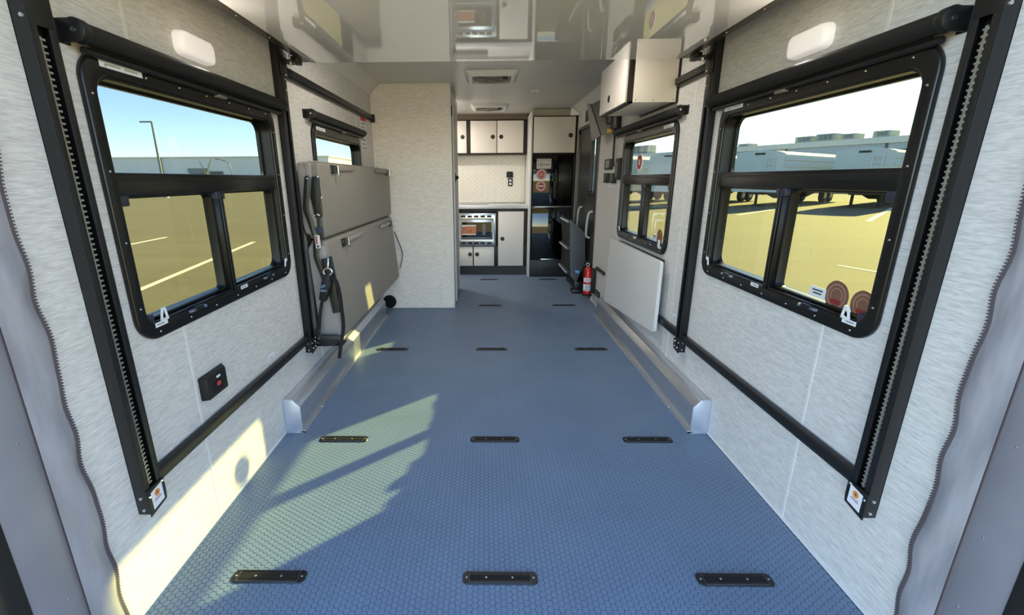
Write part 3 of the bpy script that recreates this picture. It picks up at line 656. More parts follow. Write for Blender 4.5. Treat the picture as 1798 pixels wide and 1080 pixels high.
b = B(); b.ribbon(bez([(-1.022, 2.70, .82), (-.985, 2.698, .787), (-.970, 2.697, .705), (-.966, 2.696, .614), (-.964, 2.692, .488), (-.986, 2.688, .384), (-1.008, 2.684, .274)], 6), (1, -.2, .15), .026, .003); b.obj('tail_webbing', STRAP, st)
st2 = thing('strap_loop', 'black webbing loop at the far end of the folded sofa', 'strap', (-.98, 4.75, .6))
b = B(); b.ribbon(bez([(-1.02, 4.755, .86), (-1.0, 4.762, .80), (-.955, 4.765, .66), (-.95, 4.765, .58), (-.985, 4.76, .46)], 6), (0, 1, 0), .022, .004); b.obj('webbing', STRAP, st2)
# cable hanging between upper cushion and track
b = B(); b.tube(bez([(-1.19, 2.755, 1.40), (-1.185, 2.755, 1.2), (-1.17, 2.765, 1.08), (-1.14, 2.765, 1.055)], 6), .005, 8)
tag(b.obj('power_cable', BLKM), 'thin black cable tucked between lift track and folded sofa', 'cable')

# ------------------------------------------------------------------ small things on the left wall
t = thing('outlet_box', 'black surface outlet box with white tab on the left wall', 'outlet', (-1.2, 1.69, .59))
b = B(); b.prism([(-1.2, 1.605, .535), (-1.2, 1.775, .535), (-1.2, 1.775, .635), (-1.2, 1.605, .635)], [(-1.163, 1.607, .54), (-1.163, 1.738, .54), (-1.163, 1.738, .632), (-1.163, 1.607, .632)]); b.obj('housing', BLKM, t, bevel=.004)
b = B(); b.px(rr(1.640, 1.705, .555, .600, .005), -1.163, -1.161); b.obj('socket', DARK, t, smooth=False)
b = B(); b.box(-1.163, -1.159, 1.668, 1.692, .610, .620); b.obj('indicator', LABEL, t, bevel=.002)
b = B(); b.box(-1.161, -1.158, 1.664, 1.686, .577, .595); b.obj('red_button', REDP, t, bevel=.002)
def wall_label(s, y0, y1, z0, z1, label, bars, red=None):
    X = lambda d: s*(HW-d); t = thing('wall_label', label, 'label', (X(0), (y0+y1)/2, (z0+z1)/2))
    b = B(); b.box(X(0), X(.0012), y0, y1, z0, z1); b.obj('paper', LABEL, t, smooth=False)
    for i in range(bars):
        zz = z0+(z1-z0)*(i+.7)/(bars+1.2); b = B(); b.box(X(.0012), X(.0016), y0+(y1-y0)*.12, y1-(y1-y0)*(.12+.2*(i%2)), zz-.004*(z1-z0)/.1, zz+.002); b.obj('print', mat('pale_print', (150, 150, 152), .7), t, smooth=False)
    if red: b = B(); b.box(X(.0012), X(.0017), y0, y1, z1-red, z1); b.obj('red_header', REDP, t, smooth=False)
wall_label(-1, 2.165, 2.235, .462, .505, 'small white sticker on the left wall above the low bar', 2)
wall_label(1, 2.80, 2.87, .485, .525, 'small white sticker on the right wall beside the lift track', 2)
wall_label(-1, 4.38, 4.56, 1.66, 1.96, 'white notice with red header on the left wall beside the bathroom', 7, .04)
wall_label(1, 4.47, 4.745, 1.302, 1.326, 'narrow white label under the black switches', 1)
wall_label(-1, 3.53, 3.565, 1.935, 1.965, 'tiny white sticker on the left wall under the high bar', 1)
# black round heater duct at the foot of the bathroom wall
t = thing('heater_duct', 'black round heater duct cap low on the bathroom partition', 'vent', (-1.128, YBATH, .078))
b = B(); b.lathe([(.074, 0), (.074, .008), (.064, .014), (.058, .006), (.02, .004)], (-1.125, YBATH, .08), (0, -1, 0), 28); b.obj('duct_ring', BLKG, t)
for k in (-1, 0, 1):
    b = B(); b.box(-1.125-.052, -1.125+.052, YBATH-.012, YBATH-.004, .08+k*.025-.003, .08+k*.025+.003); b.obj('duct_louvre', BLKM, t, bevel=.001)

# ------------------------------------------------------------------ overhead cabinet, right
t = thing('overhead_cabinet', 'white overhead cabinet with black edges on the right wall', 'cabinet', (1.05, 3.52, 1.865))
b = B(); b.box(.905, 1.185, 3.178, 3.87, 1.872, 2.19); b.obj('cabinet_body', DOORW, t, bevel=.002)
b = B(); b.box(.905, 1.183, 3.166, 3.178, 1.866, 2.2); sp = b.obj('side_panel', DOORW, t, bevel=.002)
for x, z in ((.92, 1.88), (1.04, 1.878), (1.165, 1.88), (1.17, 2.18)):
    b = B(); b.cyl((x, 3.164, z), (x, 3.166, z), .003, n=8); b.obj('panel_screw', INK, sp)
b = B(); b.box(.875, .905, 3.166, 3.87, 1.862, 1.872); b.box(.875, .905, 3.166, 3.176, 1.862, 2.2); b.box(.885, .905, 3.176, 3.87, 1.872, 2.2); b.box(1.183, 1.2, 3.166, 3.87, 1.862, 2.2); b.obj('black_edge', CABK, t, smooth=False)
b = B(); b.box(.862, .878, 3.20, 3.872, 1.872, 2.195); dr = b.obj('door', DOORW, t, bevel=.002)
b = B(); b.lathe([(.026, 0), (.024, .004), (.015, .004), (.014, -.001)], (.862, 3.60, 1.955), (-1, 0, 0), 20); b.obj('latch_knob', CABK, dr)

# ------------------------------------------------------------------ folded table, right wall
t = thing('folding_table', 'grey laminate table leaf folded down against the right wall', 'table', (1.15, 3.65, .3))
pts = [(4.24, .847), (3.01, .845), (2.995, .835), (2.995, .37), (3.005, .345), (3.03, .338), (4.31, .215)]
b = B(); b.px(pts, 1.128, 1.134); b.obj('table_top', TABLE, t, smooth=False)
b = B(); b.px(pts, 1.134, 1.152); b.obj('edge_band', TABEDGE, t, smooth=False)
b = B(); b.box(1.152, 1.2, 3.1, 4.1, .80, .84); b.box(1.152, 1.2, 3.2, 3.25, .45, .80); b.box(1.152, 1.2, 3.95, 4.0, .45, .80); b.obj('hinge_rail', BLK, t, bevel=.002)

# ------------------------------------------------------------------ right wall switches etc.
def switch(y0, y1, z0, z1, label, rock=GREYC):
    t = thing('wall_switch', label, 'switch', (1.2, (y0+y1)/2, (z0+z1)/2), 'black wall switches')
    b = B(); b.px(rr(y0, y1, z0, z1, .012, 4), 1.2, 1.182); b.obj('switch_plate', BLKM, t, bevel=.003)
    b = B(); b.box(1.182, 1.172, (y0+y1)/2-(y1-y0)*.22, (y0+y1)/2+(y1-y0)*.22, z0+.014, z1-.014); b.obj('rocker', rock, t, bevel=.003)
switch(4.60, 4.86, 1.475, 1.577, 'black switch plate with grey rocker, upper of the group', mat('grey_rocker', (130, 128, 122), .4))
switch(4.68, 4.86, 1.348, 1.442, 'black switch plate, lower one nearer the entry door', BLK)
switch(4.44, 4.60, 1.345, 1.440, 'black switch plate, lower one nearer the window', BLK)
t = thing('control_handle', 'slim black handset holder on the right wall beside the window', 'holder', (1.2, 4.37, 1.48))
b = B(); b.px(rr(4.30, 4.44, 1.38, 1.57, .012, 4), 1.2, 1.176); b.obj('holder', BLKM, t, bevel=.004)
b = B(); b.box(1.176, 1.168, 4.34, 4.40, 1.40, 1.53); b.obj('handset', mat('slate_plastic', (70, 74, 84), .4), t, bevel=.003)
b = B(); b.tube(bez([(1.185, 4.56, 1.835), (1.18, 4.545, 1.75), (1.18, 4.54, 1.6), (1.183, 4.52, 1.50)], 6), .010, 8)
tag(b.obj('hanging_cable', BLKM), 'thick black cable hanging down to the black switches', 'cable')
t = thing('door_catch', 'short black catch bar low on the grey right wall', 'catch', (1.2, 4.76, .43))
b = B(); b.box(1.2, 1.175, 4.60, 4.92, .412, .445); b.obj('catch_bar', BLKM, t, bevel=.006); b = B(); b.cyl((1.175, 4.64, .428), (1.168, 4.64, .428), .008); b.obj('catch_screw', CHROME, t)
t = thing('floor_outlet', 'black double outlet low on the grey right wall', 'outlet', (1.2, 4.83, .15))
b = B(); b.px(rr(4.745, 4.925, .118, .185, .01, 4), 1.2, 1.188); b.obj('outlet_plate', BLKM, t, bevel=.003); b = B(); b.box(1.188, 1.185, 4.775, 4.825, .132, .17); b.box(1.188, 1.185, 4.845, 4.895, .132, .17); b.obj('sockets', mat('grey_socket', (90, 90, 92), .5), t, smooth=False)

# hinged grey panel high on the right
t = thing('hinged_monitor_panel', 'angled grey monitor casing high on the right wall behind the overhead cabinet', 'monitor', (1.12, 4.9, 1.8))
def slab(poly, off): return B().prism([Vector(q) for q in poly], [Vector(q)+Vector(off) for q in poly])
slab([(1.037, 5.0, 2.124), (1.129, 5.0, 2.165), (1.155, 4.66, 1.975), (1.172, 4.60, 1.812), (1.066, 4.60, 1.796)], (.01, .04, .0)).obj('screen_back', mat('monitor_grey', (140, 136, 131), .5), t, bevel=.002)
slab([(1.030, 5.0, 2.124), (1.040, 5.22, 2.165), (1.068, 5.0, 1.766), (1.058, 4.60, 1.792)], (.012, 0, .003)).obj('side_casing', MATS['monitor_grey'], t, bevel=.002)
slab([(1.029, 4.998, 2.128), (1.038, 4.998, 2.128), (1.067, 4.598, 1.794), (1.058, 4.598, 1.790)], (.004, .02, .0)).obj('casing_gap', CABK, t)
b = B(); b.box(1.118, 1.165, 4.588, 4.598, 1.812, 1.848); b.obj('yellow_tag', YEL, t, smooth=False)
b = B(); b.box(1.15, 1.2, 4.42, 4.60, 1.84, 1.97); b.box(1.14, 1.19, 4.60, 4.9, 1.9, 1.98); b.obj('wall_arm', BLK, t, bevel=.004)
b = B(); b.box(1.196, 1.19, 5.24, 5.98, 2.06, 2.19); tag(b.obj('valance_board', CABK, bevel=.002), 'dark valance board above the entry door', 'board')
t = thing('speaker_bar', 'white strip with small holes above the entry door', 'strip', (1.18, 5.4, 2.2))
b = B(); b.box(1.185, 1.16, 5.0, 5.35, 2.10, 2.18); b.obj('strip_body', WHITE, t, bevel=.003)
for k in range(4):
    b = B(); b.cyl((1.16, 5.05+k*.07, 2.14), (1.158, 5.05+k*.07, 2.14), .006, n=8); b.obj('hole', INK, t)
# white corner cover above the fridge
t = thing('corner_cover', 'white moulded corner cover beside the fridge cabinet', 'cover', (1.14, 6.4, 2.2))
b = B(); b.prism([(1.085, 6.40, 2.20), (1.195, 6.34, 2.20), (1.195, 6.30, 2.205), (1.195, 6.30, 2.206), (1.085, 6.36, 2.295)], [(1.085, 6.449, 2.20), (1.195, 6.449, 2.20), (1.195, 6.449, 2.205), (1.195, 6.449, 2.206), (1.085, 6.449, 2.295)]); b.obj('cover_body', WHITE, t, bevel=.002)

# ------------------------------------------------------------------ entry door (right)
dw = struct('door_1', 'dark entry door with tall pale window on the right', 'door')
y0, y1, z0, z1 = DOOR
b = B(); b.ring(rr(y0-.01, y1+.005, z0-.055, z1+.01, .05), rr(y0+.03, y1-.03, z0-.02, z1-.03, .05), 1.19, 1.262); b.obj('door_frame', BLKG, dw, bevel=.003)
gy0, gy1, gz0, gz1 = 5.40, 5.62, 1.22, 1.90
b = B(); b.ring([(y0+.03, z0-.02), (y1-.03, z0-.02), (y1-.03, z1-.03), (y0+.03, z1-.03)], [(gy0, gz0), (gy1, gz0), (gy1, gz1), (gy0, gz1)], 1.215, 1.245); b.obj('door_leaf', mat('door_dark_grey', (58, 57, 58), .35), dw, smooth=False)
b = B(); b.ring(rr(gy0-.03, gy1+.03, gz0-.03, gz1+.03, .04), rr(gy0+.004, gy1-.004, gz0+.004, gz1-.004, .03), 1.208, 1.25); b.obj('window_frame', BLK, dw, bevel=.002)
b = B(); o_ = rr(gy0, gy1, gz0, gz1, .03); b.add([(1.23, *q) for q in o_], [tuple(range(len(o_)))]); b.obj('door_glass', GLASS, dw, smooth=False)
b = B(); b.box(1.215, 1.205, 5.24, 5.30, .95, 1.12); b.obj('door_latch', BLKM, dw, bevel=.004)
b = B(); b.tube(bez([(1.205, 6.02, .72), (1.165, 6.0, .76), (1.165, 5.95, 1.0), (1.205, 5.93, 1.04)], 5), .012, 8); b.obj('grab_handle', mat('pale_handle', (200, 198, 192), .4), dw)
b = B(); b.tube(bez([(1.205, 5.42, .70), (1.16, 5.42, .74), (1.16, 5.36, .98), (1.205, 5.35, 1.02)], 5), .014, 8); b.obj('grab_handle', MATS['pale_handle'], dw)

# folded entry steps
t = thing('folding_steps', 'dark grey entry steps folded upright with blue oval badge', 'steps', (1.05, 5.7, 0))
prof = [(.974, .916), (1.165, .750), (1.188, .406), (1.088, .123), (1.008, .219)]
b = B(); b.py(prof, 5.50, 5.512); sd = b.obj('side_plate', STEPG, t, bevel=.003)
prof2 = [(.974, .916), (1.165, .750), (1.188, .406), (1.088, .123), (1.008, .219)]
b = B(); b.py(prof2, 6.08, 6.092); b.obj('side_plate', STEPG, t, bevel=.003)
b = B(); b.box(.985, 1.0, 5.512, 6.08, .22, .90); b.obj('tread_back', BLKM, t)
for z in (.885, .56, .26):
    b = B(); b.box(.955, .99, 5.512, 6.08, z-.02, z+.015); tr = b.obj('tread', STEPG, t, bevel=.004)
    b = B(); b.box(.95, .956, 5.512, 6.08, z-.008, z+.012); b.obj('tread_nosing', mat('pale_nosing', (190, 196, 206), .4), tr)
b = B(); b.box(1.03, 1.195, 5.44, 5.56, .002, .05); b.box(1.07, 1.19, 5.5, 6.1, .03, .14); b.obj('hinge_base', BLK, t, bevel=.006)
b = B(); b.prism([(1.095+.032*math.cos(a), 5.498, .268+.024*math.sin(a)-.25*.032*math.cos(a)) for a in [2*math.pi*i/24 for i in range(24)]], [(1.095+.032*math.cos(a), 5.50, .268+.024*math.sin(a)-.25*.032*math.cos(a)) for a in [2*math.pi*i/24 for i in range(24)]]); bg_ = b.obj('badge', BLUE, sd, smooth=False)
b = B(); b.box(1.072, 1.118, 5.4972, 5.498, .262, .272); b.obj('badge_print', LABEL, bg_, smooth=False)
for x, z in ((1.04, .22), (1.075, .20), (1.09, .165)):
    b = B(); b.lathe([(.008, 0), (.006, .004)], (x, 5.50, z), (0, -1, 0), 10); b.obj('plate_bolt', CHROME, sd)
# fire extinguisher
t = thing('fire_extinguisher', 'red fire extinguisher standing by the entry door', 'extinguisher', (1.12, 5.05, .09))
ex, ey = 1.118, 5.02
b = B(); b.lathe([(.036, 0), (.045, .008), (.045, .25), (.040, .28), (.024, .305), (.016, .315), (.016, .33)], (ex, ey, .105), (0, 0, 1), 28); bo = b.obj('cylinder', REDX, t)
b = B(); b.lathe([(.0455, 0), (.0455, .075)], (ex, ey, .15), (0, 0, 1), 28); l1 = b.obj('label', LABEL, bo); b = B(); b.lathe([(.0455, 0), (.0455, .05)], (ex, ey, .25), (0, 0, 1), 28); l2 = b.obj('label', LABEL, bo)
for z in (.165, .185, .205): b = B(); b.box(ex-.03, ex+.02, ey-.0462, ey-.040, z, z+.006); b.obj('label_print', INK, l1, smooth=False)
for z in (.262, .28): b = B(); b.box(ex-.03, ex+.02, ey-.0462, ey-.040, z, z+.006); b.obj('label_print', REDP, l2, smooth=False)
b = B(); b.cyl((ex, ey, .43), (ex, ey, .46), .014); b.box(ex-.05, ex+.04, ey-.012, ey+.012, .455, .465); b.box(ex-.055, ex+.02, ey-.01, ey+.01, .475, .485); b.tube(bez([(ex-.02, ey, .46), (ex-.05, ey-.01, .44), (ex-.052, ey-.01, .38), (ex-.05, ey, .30)], 5), .008, 8); b.obj('valve', BLKM, t, bevel=.001)
b = B(); b.tube([(ex-.01+.018*math.cos(a), ey-.016, .452+.018*math.sin(a)) for a in [2*math.pi*i/14 for i in range(15)]], .003, 6); b.obj('safety_pin', LABEL, t)
b = B(); b.box(ex+.03, 1.2, ey-.05, ey+.05, .12, .4); b.box(ex-.05, ex+.05, ey-.05, ey+.05, .09, .105); b.obj('wall_bracket', BLKM, t, bevel=.003)

# ------------------------------------------------------------------ ceiling fittings
def vent(y0, label):
    t = thing('ceiling_vent', label, 'vent', (0, y0+.2, CZ), 'white ceiling vents')
    x0, x1, y1 = -.20, .21, y0+.40
    zo = CZ-.012
    o = rr(x0-.035, x1+.035, y0-.035, y1+.035, .03, 4); i_ = rr(x0+.03, x1-.03, y0+.03, y1-.03, .03, 4); n = len(o)
    b = B(); V = [(x, y, CZ-.001) for x, y in o]+[(x, y, zo) for x, y in rr(x0-.028, x1+.028, y0-.028, y1+.028, .03, 4)]+[(x, y, zo-.028) for x, y in rr(x0, x1, y0, y1, .03, 4)]+[(x, y, zo-.028) for x, y in i_]+[(x, y, CZ-.001) for x, y in i_]
    b.add(V, [(k*n+j, k*n+(j+1)%n, (k+1)*n+(j+1)%n, (k+1)*n+j) for k in range(4) for j in range(n)]); b.obj('vent_frame', WHITE, t)
    b = B(); b.lathe([(.165, 0), (.16, .006), (.03, .012)], (.005, y0+.2, CZ-.034), (0, 0, 1), 28); b.obj('vent_screen', mat('smoked_screen', (70, 68, 56), .5), t)
    for k in range(4):
        a = math.pi/4+k*math.pi/2; b = B(); b.box(-.16, .16, -.004, .004, 0, .004); me_ = b.mesh('spoke'); me_.transform(Matrix.Translation((.005, y0+.2, CZ-.0385)) @ Matrix.Rotation(a, 4, 'Z')); me_.materials.append(WHITE); link('screen_spoke', me_, t)
    b = B(); b.lathe([(.022, 0), (.018, .018), (.008, .02)], (.125, y0+.06, CZ-.040), (0, 0, -1), 16); b.obj('crank_knob', BLKM, t)
vent(4.29, 'white square ceiling vent nearer the raised bed')
vent(6.08, 'white square ceiling vent nearer the kitchen')
def fill_lamp(x, y, watts, label):  # added fill lamps, hidden from the camera, to brighten the far end
    t = thing('fill_lamp', label, 'lamp', (x, y, CZ), 'added round fill lamps')
    b = B(); b.lathe([(.095, 0), (.098, .008), (.09, .014), (.082, .012), (.05, .011)], (x, y, CZ-.001), (0, 0, -1), 28); b.obj('fill_lamp_ring', WHITE, t)
    b = B(); b.lathe([(.080, 0), (.072, .004), (.03, .006)], (x, y, CZ-.012), (0, 0, -1), 24); b.obj('fill_diffuser', mat('fill_diffuser_glow', (240, 232, 220), .4, emit=(1, .9, .76), estr=2.0), t)
    al = bpy.data.lights.new('fill_lamp_light', 'AREA'); al.shape = 'DISK'; al.size = .15; al.energy = watts; al.color = (1.0, .95, .87)
    o = bpy.data.objects.new('lamp_light', al); COL.objects.link(o); o.location = (x, y, CZ-.02); setpar(o, t)
fill_lamp(-.45, 3.05, 3.0, 'added round fill lamp hidden above the raised bed end, sofa side')
fill_lamp(.45, 3.05, 3.0, 'added round fill lamp hidden above the raised bed end, table side')
fill_lamp(-.80, 6.15, 9.5, 'added round fill lamp hidden in the alcove behind the bathroom')
t = thing('smoke_detector', 'small white smoke detector on the ceiling', 'detector', (.49, 5.19, CZ))
b = B(); b.lathe([(.052, 0), (.055, .008), (.05, .022), (.035, .03), (.02, .032)], (.49, 5.19, CZ), (0, 0, -1), 24); b.obj('detector_body', WHITE, t)
b = B(); b.lathe([(.01, 0), (.008, .003)], (.475, 5.175, CZ-.031), (0, 0, -1), 10); b.obj('test_button', GREYC, t)

# ------------------------------------------------------------------ kitchen
def knob(x, y, z, par):
    b = B(); b.lathe([(.030, 0), (.029, .005), (.018, .006), (.016, .001)], (x, y, z), (0, -1, 0), 20); k = b.obj('latch_knob', CABK, par)
    b = B(); b.lathe([(.013, 0), (.011, .006)], (x, y-.001, z), (0, -1, 0), 14); b.obj('knob_button', mat('knob_grey', (66, 62, 60), .4), k)
YU = 6.95
t = thing('upper_cabinet', 'white upper kitchen cabinets in black frames over the tiled backsplash', 'cabinet', (-.2, YU, 1.74))
b = B(); b.box(-1.19, .562, YU+.012, YK, 1.742, 2.222); b.obj('cabinet_box', CABK, t, bevel=.002)
for a, c, kx in ((-1.0, -.665, -.70), (-.655, -.328, -.385), (-.268, .113, .058), (.124, .505, .180)):
    b = B(); b.box(a, c, YU-.004, YU+.012, 1.762, 2.205); d = b.obj('door', DOORW, t, bevel=.003); knob(kx, YU-.004, 1.985, d)
b = B(); b.box(-1.19, .56, YU+.05, YK, 2.222, 2.299); tag(b.obj('soffit_board', mat('brown_soffit', (120, 106, 90), .6), smooth=False), 'brown filler board between upper cabinets and ceiling', 'board')
# backsplash with herringbone tiles
bs = thing('backsplash', 'cream herringbone tile backsplash above the counter', 'backsplash', (0, YK-.004, 1.4))
b = B(); b.box(-1.19, .562, YK-.006, YK, 1.034, 1.742); b.obj('grout_bed', GROUT, bs, smooth=False)
TW = .048; NT = 3; c45 = math.cos(math.pi/4)
def clip(poly, ax, val, keep_less):
    out = []
    for i in range(len(poly)):
        a, c = poly[i], poly[(i+1) % len(poly)]; ia = (a[ax] <= val) == keep_less; ic = (c[ax] <= val) == keep_less
        if ia: out.append(a)
        if ia != ic:
            t_ = (val-a[ax])/(c[ax]-a[ax]); out.append((a[0]+(c[0]-a[0])*t_, a[1]+(c[1]-a[1])*t_))
    return out
for i in range(-40, 41):
    for j in range(-40, 41):
        k = (i-j) % (2*NT)
        if k == 0: q = (i, i+NT, j, j+1)
        elif k == 2*NT-1: q = (i, i+1, j, j+NT)
        else: continue
        g = .035
        poly = [((u-v)*c45*TW+.02, (u+v)*c45*TW+1.40) for u, v in ((q[0]+g, q[2]+g), (q[1]-g, q[2]+g), (q[1]-g, q[3]-g), (q[0]+g, q[3]-g))]
        for ax, val, less in ((0, -.62, False), (0, .558, True), (1, 1.037, False), (1, 1.739, True)):
            poly = clip(poly, ax, val, less)
            if len(poly) < 3: break
        if len(poly) < 3: continue
        ar = abs(sum(poly[n_][0]*poly[(n_+1) % len(poly)][1]-poly[(n_+1) % len(poly)][0]*poly[n_][1] for n_ in range(len(poly))))/2
        if ar < 1e-4: continue
        b = B(); b.py(poly, YK-.010, YK-.006); b.obj('tile', TILE, bs, smooth=False)
for (a, c, z, lab) in ((.325, .045, 1.455, 'upper'), (.335, .036, 1.345, 'lower')):
    t2 = thing('kitchen_outlet', 'black %s on the tiled backsplash' % ('square switch' if lab == 'upper' else 'outlet with white face'), 'outlet', (a, YK-.012, z))
    b = B(); b.py(rr(a-.05 if lab == 'upper' else a-.035, a+.05 if lab == 'upper' else a+.035, z-.045 if lab == 'upper' else z-.062, z+.045 if lab == 'upper' else z+.058, .012, 4), YK-.022, YK-.011); b.obj('plate', BLKM, t2, bevel=.002)
    if lab == 'upper': b = B(); b.box(a-.02, a+.02, YK-.026, YK-.022, z-.02, z+.02); b.obj('rocker', BLK, t2, bevel=.002)
    else:
        for dz in (.022, -.028): b = B(); b.box(a-.018, a+.018, YK-.024, YK-.022, z+dz-.016, z+dz+.016); b.obj('socket_face', LABEL, t2, bevel=.002)
# base cabinets
YC = 6.62
t = thing('base_cabinet', 'white base kitchen cabinets in black frames under the counter', 'cabinet', (-.2, YC, 0))
b = B(); b.box(-1.19, .085+.015, YC+.06, YK, .002, .13); b.box(-1.19, .562, YC+.014, YK, .13, .43); b.box(.108, .562, YC+.014, YK, .43, .974); b.box(-1.19, -.46, YC+.014, YK, .43, .974); b.box(-.46, .108, YC+.014, YK, .925, .974); b.box(-.46, .108, YK-.08, YK, .43, .925); b.obj('carcass', CABK, t, bevel=.002)
b = B(); b.box(-1.19, .562, YC+.03, YC+.06, .002, .13); b.obj('kick_board', mat('dark_kick_board', (40, 38, 38), .5), t, smooth=False)
for a, c, z0_, z1_, kx, kz in ((-.56, -.245, .135, .425, -.285, .31), (-.228, .075, .135, .425, -.18, .31), (.135, .508, .135, .935, .197, .54)):
    b = B(); b.box(a, c, YC-.004, YC+.014, z0_, z1_); d = b.obj('door', DOORW, t, bevel=.003); knob(kx, YC-.004, kz, d)
t = thing('countertop', 'glossy white kitchen countertop', 'countertop', (-.2, YC, .975))
b = B(); b.box(-1.19, .563, YC-.02, YK, .976, 1.032); b.obj('slab', COUNTER, t, bevel=.006)
t = thing('cooktop_cover', 'flat dark cooktop cover on the white counter', 'cooktop', (-.25, 6.85, 1.033))
b = B(); b.box(-.62, -.02, 6.68, 7.08, 1.033, 1.046); b.obj('cover_plate', mat('smoked_glass_cover', (40, 42, 44), .1), t, bevel=.004)
b = B(); b.cyl((-.62, 6.672, 1.044), (-.02, 6.672, 1.044), .006); b.obj('front_trim', STEEL, t)
# microwave
t = thing('microwave', 'stainless built-in microwave with dark window under the counter', 'microwave', (-.18, YC, .44))
b = B(); b.box(-.455, .10, YC+.02, YC+.45, .442, .912); b.obj('oven_body', BLK, t)
b = B(); b.ring([(-.460, .438), (.100, .438), (.100, .915), (-.460, .915)], [(-.42, .53), (.055, .53), (.055, .83), (-.42, .83)], YC-.016, YC+.02)
V = [(y, x, z) for x, y, z in b.v]; b.v = V; b.obj('trim_kit', STEEL, t, bevel=.003)
for z in (.868, .478):
    for k in range(5):
        b = B(); b.box(-.41+k*.095, -.345+k*.095, YC-.018, YC-.015, z-.014, z+.014); b.obj('trim_vent', DARK, t, smooth=False)
b = B(); b.box(-.42, .055, YC-.012, YC+.02, .535, .825); dr = b.obj('door', STEEL, t, bevel=.003)
b = B(); b.box(-.40, .035, YC-.0135, YC-.012, .565, .785); wdw = b.obj('window', FRIDGE, dr, smooth=False)
b = B(); b.box(-.40, -.19, YC-.0145, YC-.0135, .615, .725); b.obj('food_print', PIZZA, wdw, smooth=False)
b = B(); b.box(-.40, -.19, YC-.0147, YC-.0144, .60, .615); b.box(-.40, -.19, YC-.0147, YC-.0144, .725, .745); b.obj('print_border', LABEL, wdw, smooth=False)
b = B(); b.box(-.10, -.05, YC-.0145, YC-.0135, .60, .76); b.obj('panel_mark', mat('panel_grey', (96, 92, 88), .3), wdw, smooth=False)

# fridge column
YF = 6.45
t = thing('fridge_cabinet', 'white door cabinet with black frame above the black fridge', 'cabinet', (.88, YF, 1.72))
b = B(); b.box(.565, .590, YF, YK, .002, 2.258); b.obj('side_gable', mat('pale_gable', (226, 225, 222), .45), t, bevel=.002)
b = B(); b.box(.590, 1.198, YF+.012, YK, 1.722, 2.204); b.obj('cabinet_box', CABK, t, bevel=.002)
b = B(); b.box(.605, 1.165, YF-.004, YF+.012, 1.732, 2.19); d = b.obj('door', DOORW, t, bevel=.003); knob(1.105, YF-.004, 1.955, d)
b = B(); b.box(.59, 1.198, YF+.05, YK, 2.204, 2.294); b.obj('top_filler', mat('cream_filler', (186, 180, 164), .6), t, smooth=False)
t = thing('fridge', 'tall black glass fridge with red round stickers', 'fridge', (.9, YF, 0))
b = B(); b.box(.592, 1.196, YF+.03, YK-.02, .002, 1.718); b.obj('fridge_body', BLKM, t, bevel=.002)
b = B(); b.box(.610, 1.19, YF-.006, YF+.03, .265, 1.012); ld = b.obj('lower_door', FRIDGE, t, bevel=.004)
b = B(); b.box(.610, 1.19, YF-.006, YF+.03, 1.03, 1.705); ud = b.obj('upper_door', FRIDGE, t, bevel=.004)
b = B(); b.box(.64, 1.16, YF-.014, YF-.006, 1.006, 1.014); b.obj('door_trim', STEEL, ld, bevel=.001)
b = B(); b.box(.75, 1.0, YF-.010, YF-.006, .255, .268); b.obj('door_trim', STEEL, ld, bevel=.001)
b = B(); b.box(.592, 1.19, YF, YF+.03, .004, .25); base = b.obj('plinth', mat('plinth_black', (30, 30, 33), .5), t, bevel=.002)
for k in range(6):
    b = B(); b.box(.78, 1.02, YF-.004, YF+.001, .06+k*.018, .068+k*.018); b.obj('grille_slat', BLKG, base, smooth=False)
b = B(); b.box(.655, .855, YF-.0075, YF-.006, 1.522, 1.655); lb = b.obj('warranty_label', mat('grey_label', (176, 172, 166), .5), ud, smooth=False)
b = B(); b.box(.655, .855, YF-.0082, YF-.0075, 1.53, 1.62); b.obj('label_field', mat('pale_label_field', (206, 202, 196), .5), lb, smooth=False)
Mt = Matrix.Translation((.70, YF-.009, 1.574)) @ Matrix.Rotation(math.pi/2, 4, 'X')
text('label_number', '10', .075, Mt, INK, lb); text('label_word', 'YEAR', .042, Matrix.Translation((.79, YF-.009, 1.576)) @ Matrix.Rotation(math.pi/2, 4, 'X'), INK, lb)
for z, kind in ((1.447, 0), (1.292, 1)):
    b = B(); b.py(circ(.722, z, .070, 32), YF-.0075, YF-.006); sk = b.obj('round_sticker', STICKR, ud, smooth=False)
    b = B(); o = circ(.722, z, .062, 32); i_ = circ(.722, z, .057, 32); n = 32
    b.add([(x, YF-.0078, zz) for x, zz in o]+[(x, YF-.0078, zz) for x, zz in i_], [(q, (q+1)%n, n+(q+1)%n, n+q) for q in range(n)]); b.obj('sticker_ring', LABEL, sk, smooth=False)
    if kind == 0:
        b = B(); b.py(rr(.694, .752, z-.04, z+.04, .006), YF-.0080, YF-.0075); q = b.obj('sticker_square', STICKD, sk, smooth=False); b = B(); b.box(.702, .744, YF-.0084, YF-.008, z-.028, z+.028); b.obj('sticker_field', STICKR, sk, smooth=False)
    else:
        b = B(); b.py(circ(.722, z, .038, 24), YF-.0080, YF-.0075); b.obj('sticker_disc', STICKD, sk, smooth=False); b = B(); b.box(.690, .754, YF-.0085, YF-.008, z-.009, z+.009); b.obj('sticker_bar', LABEL, sk, smooth=False)

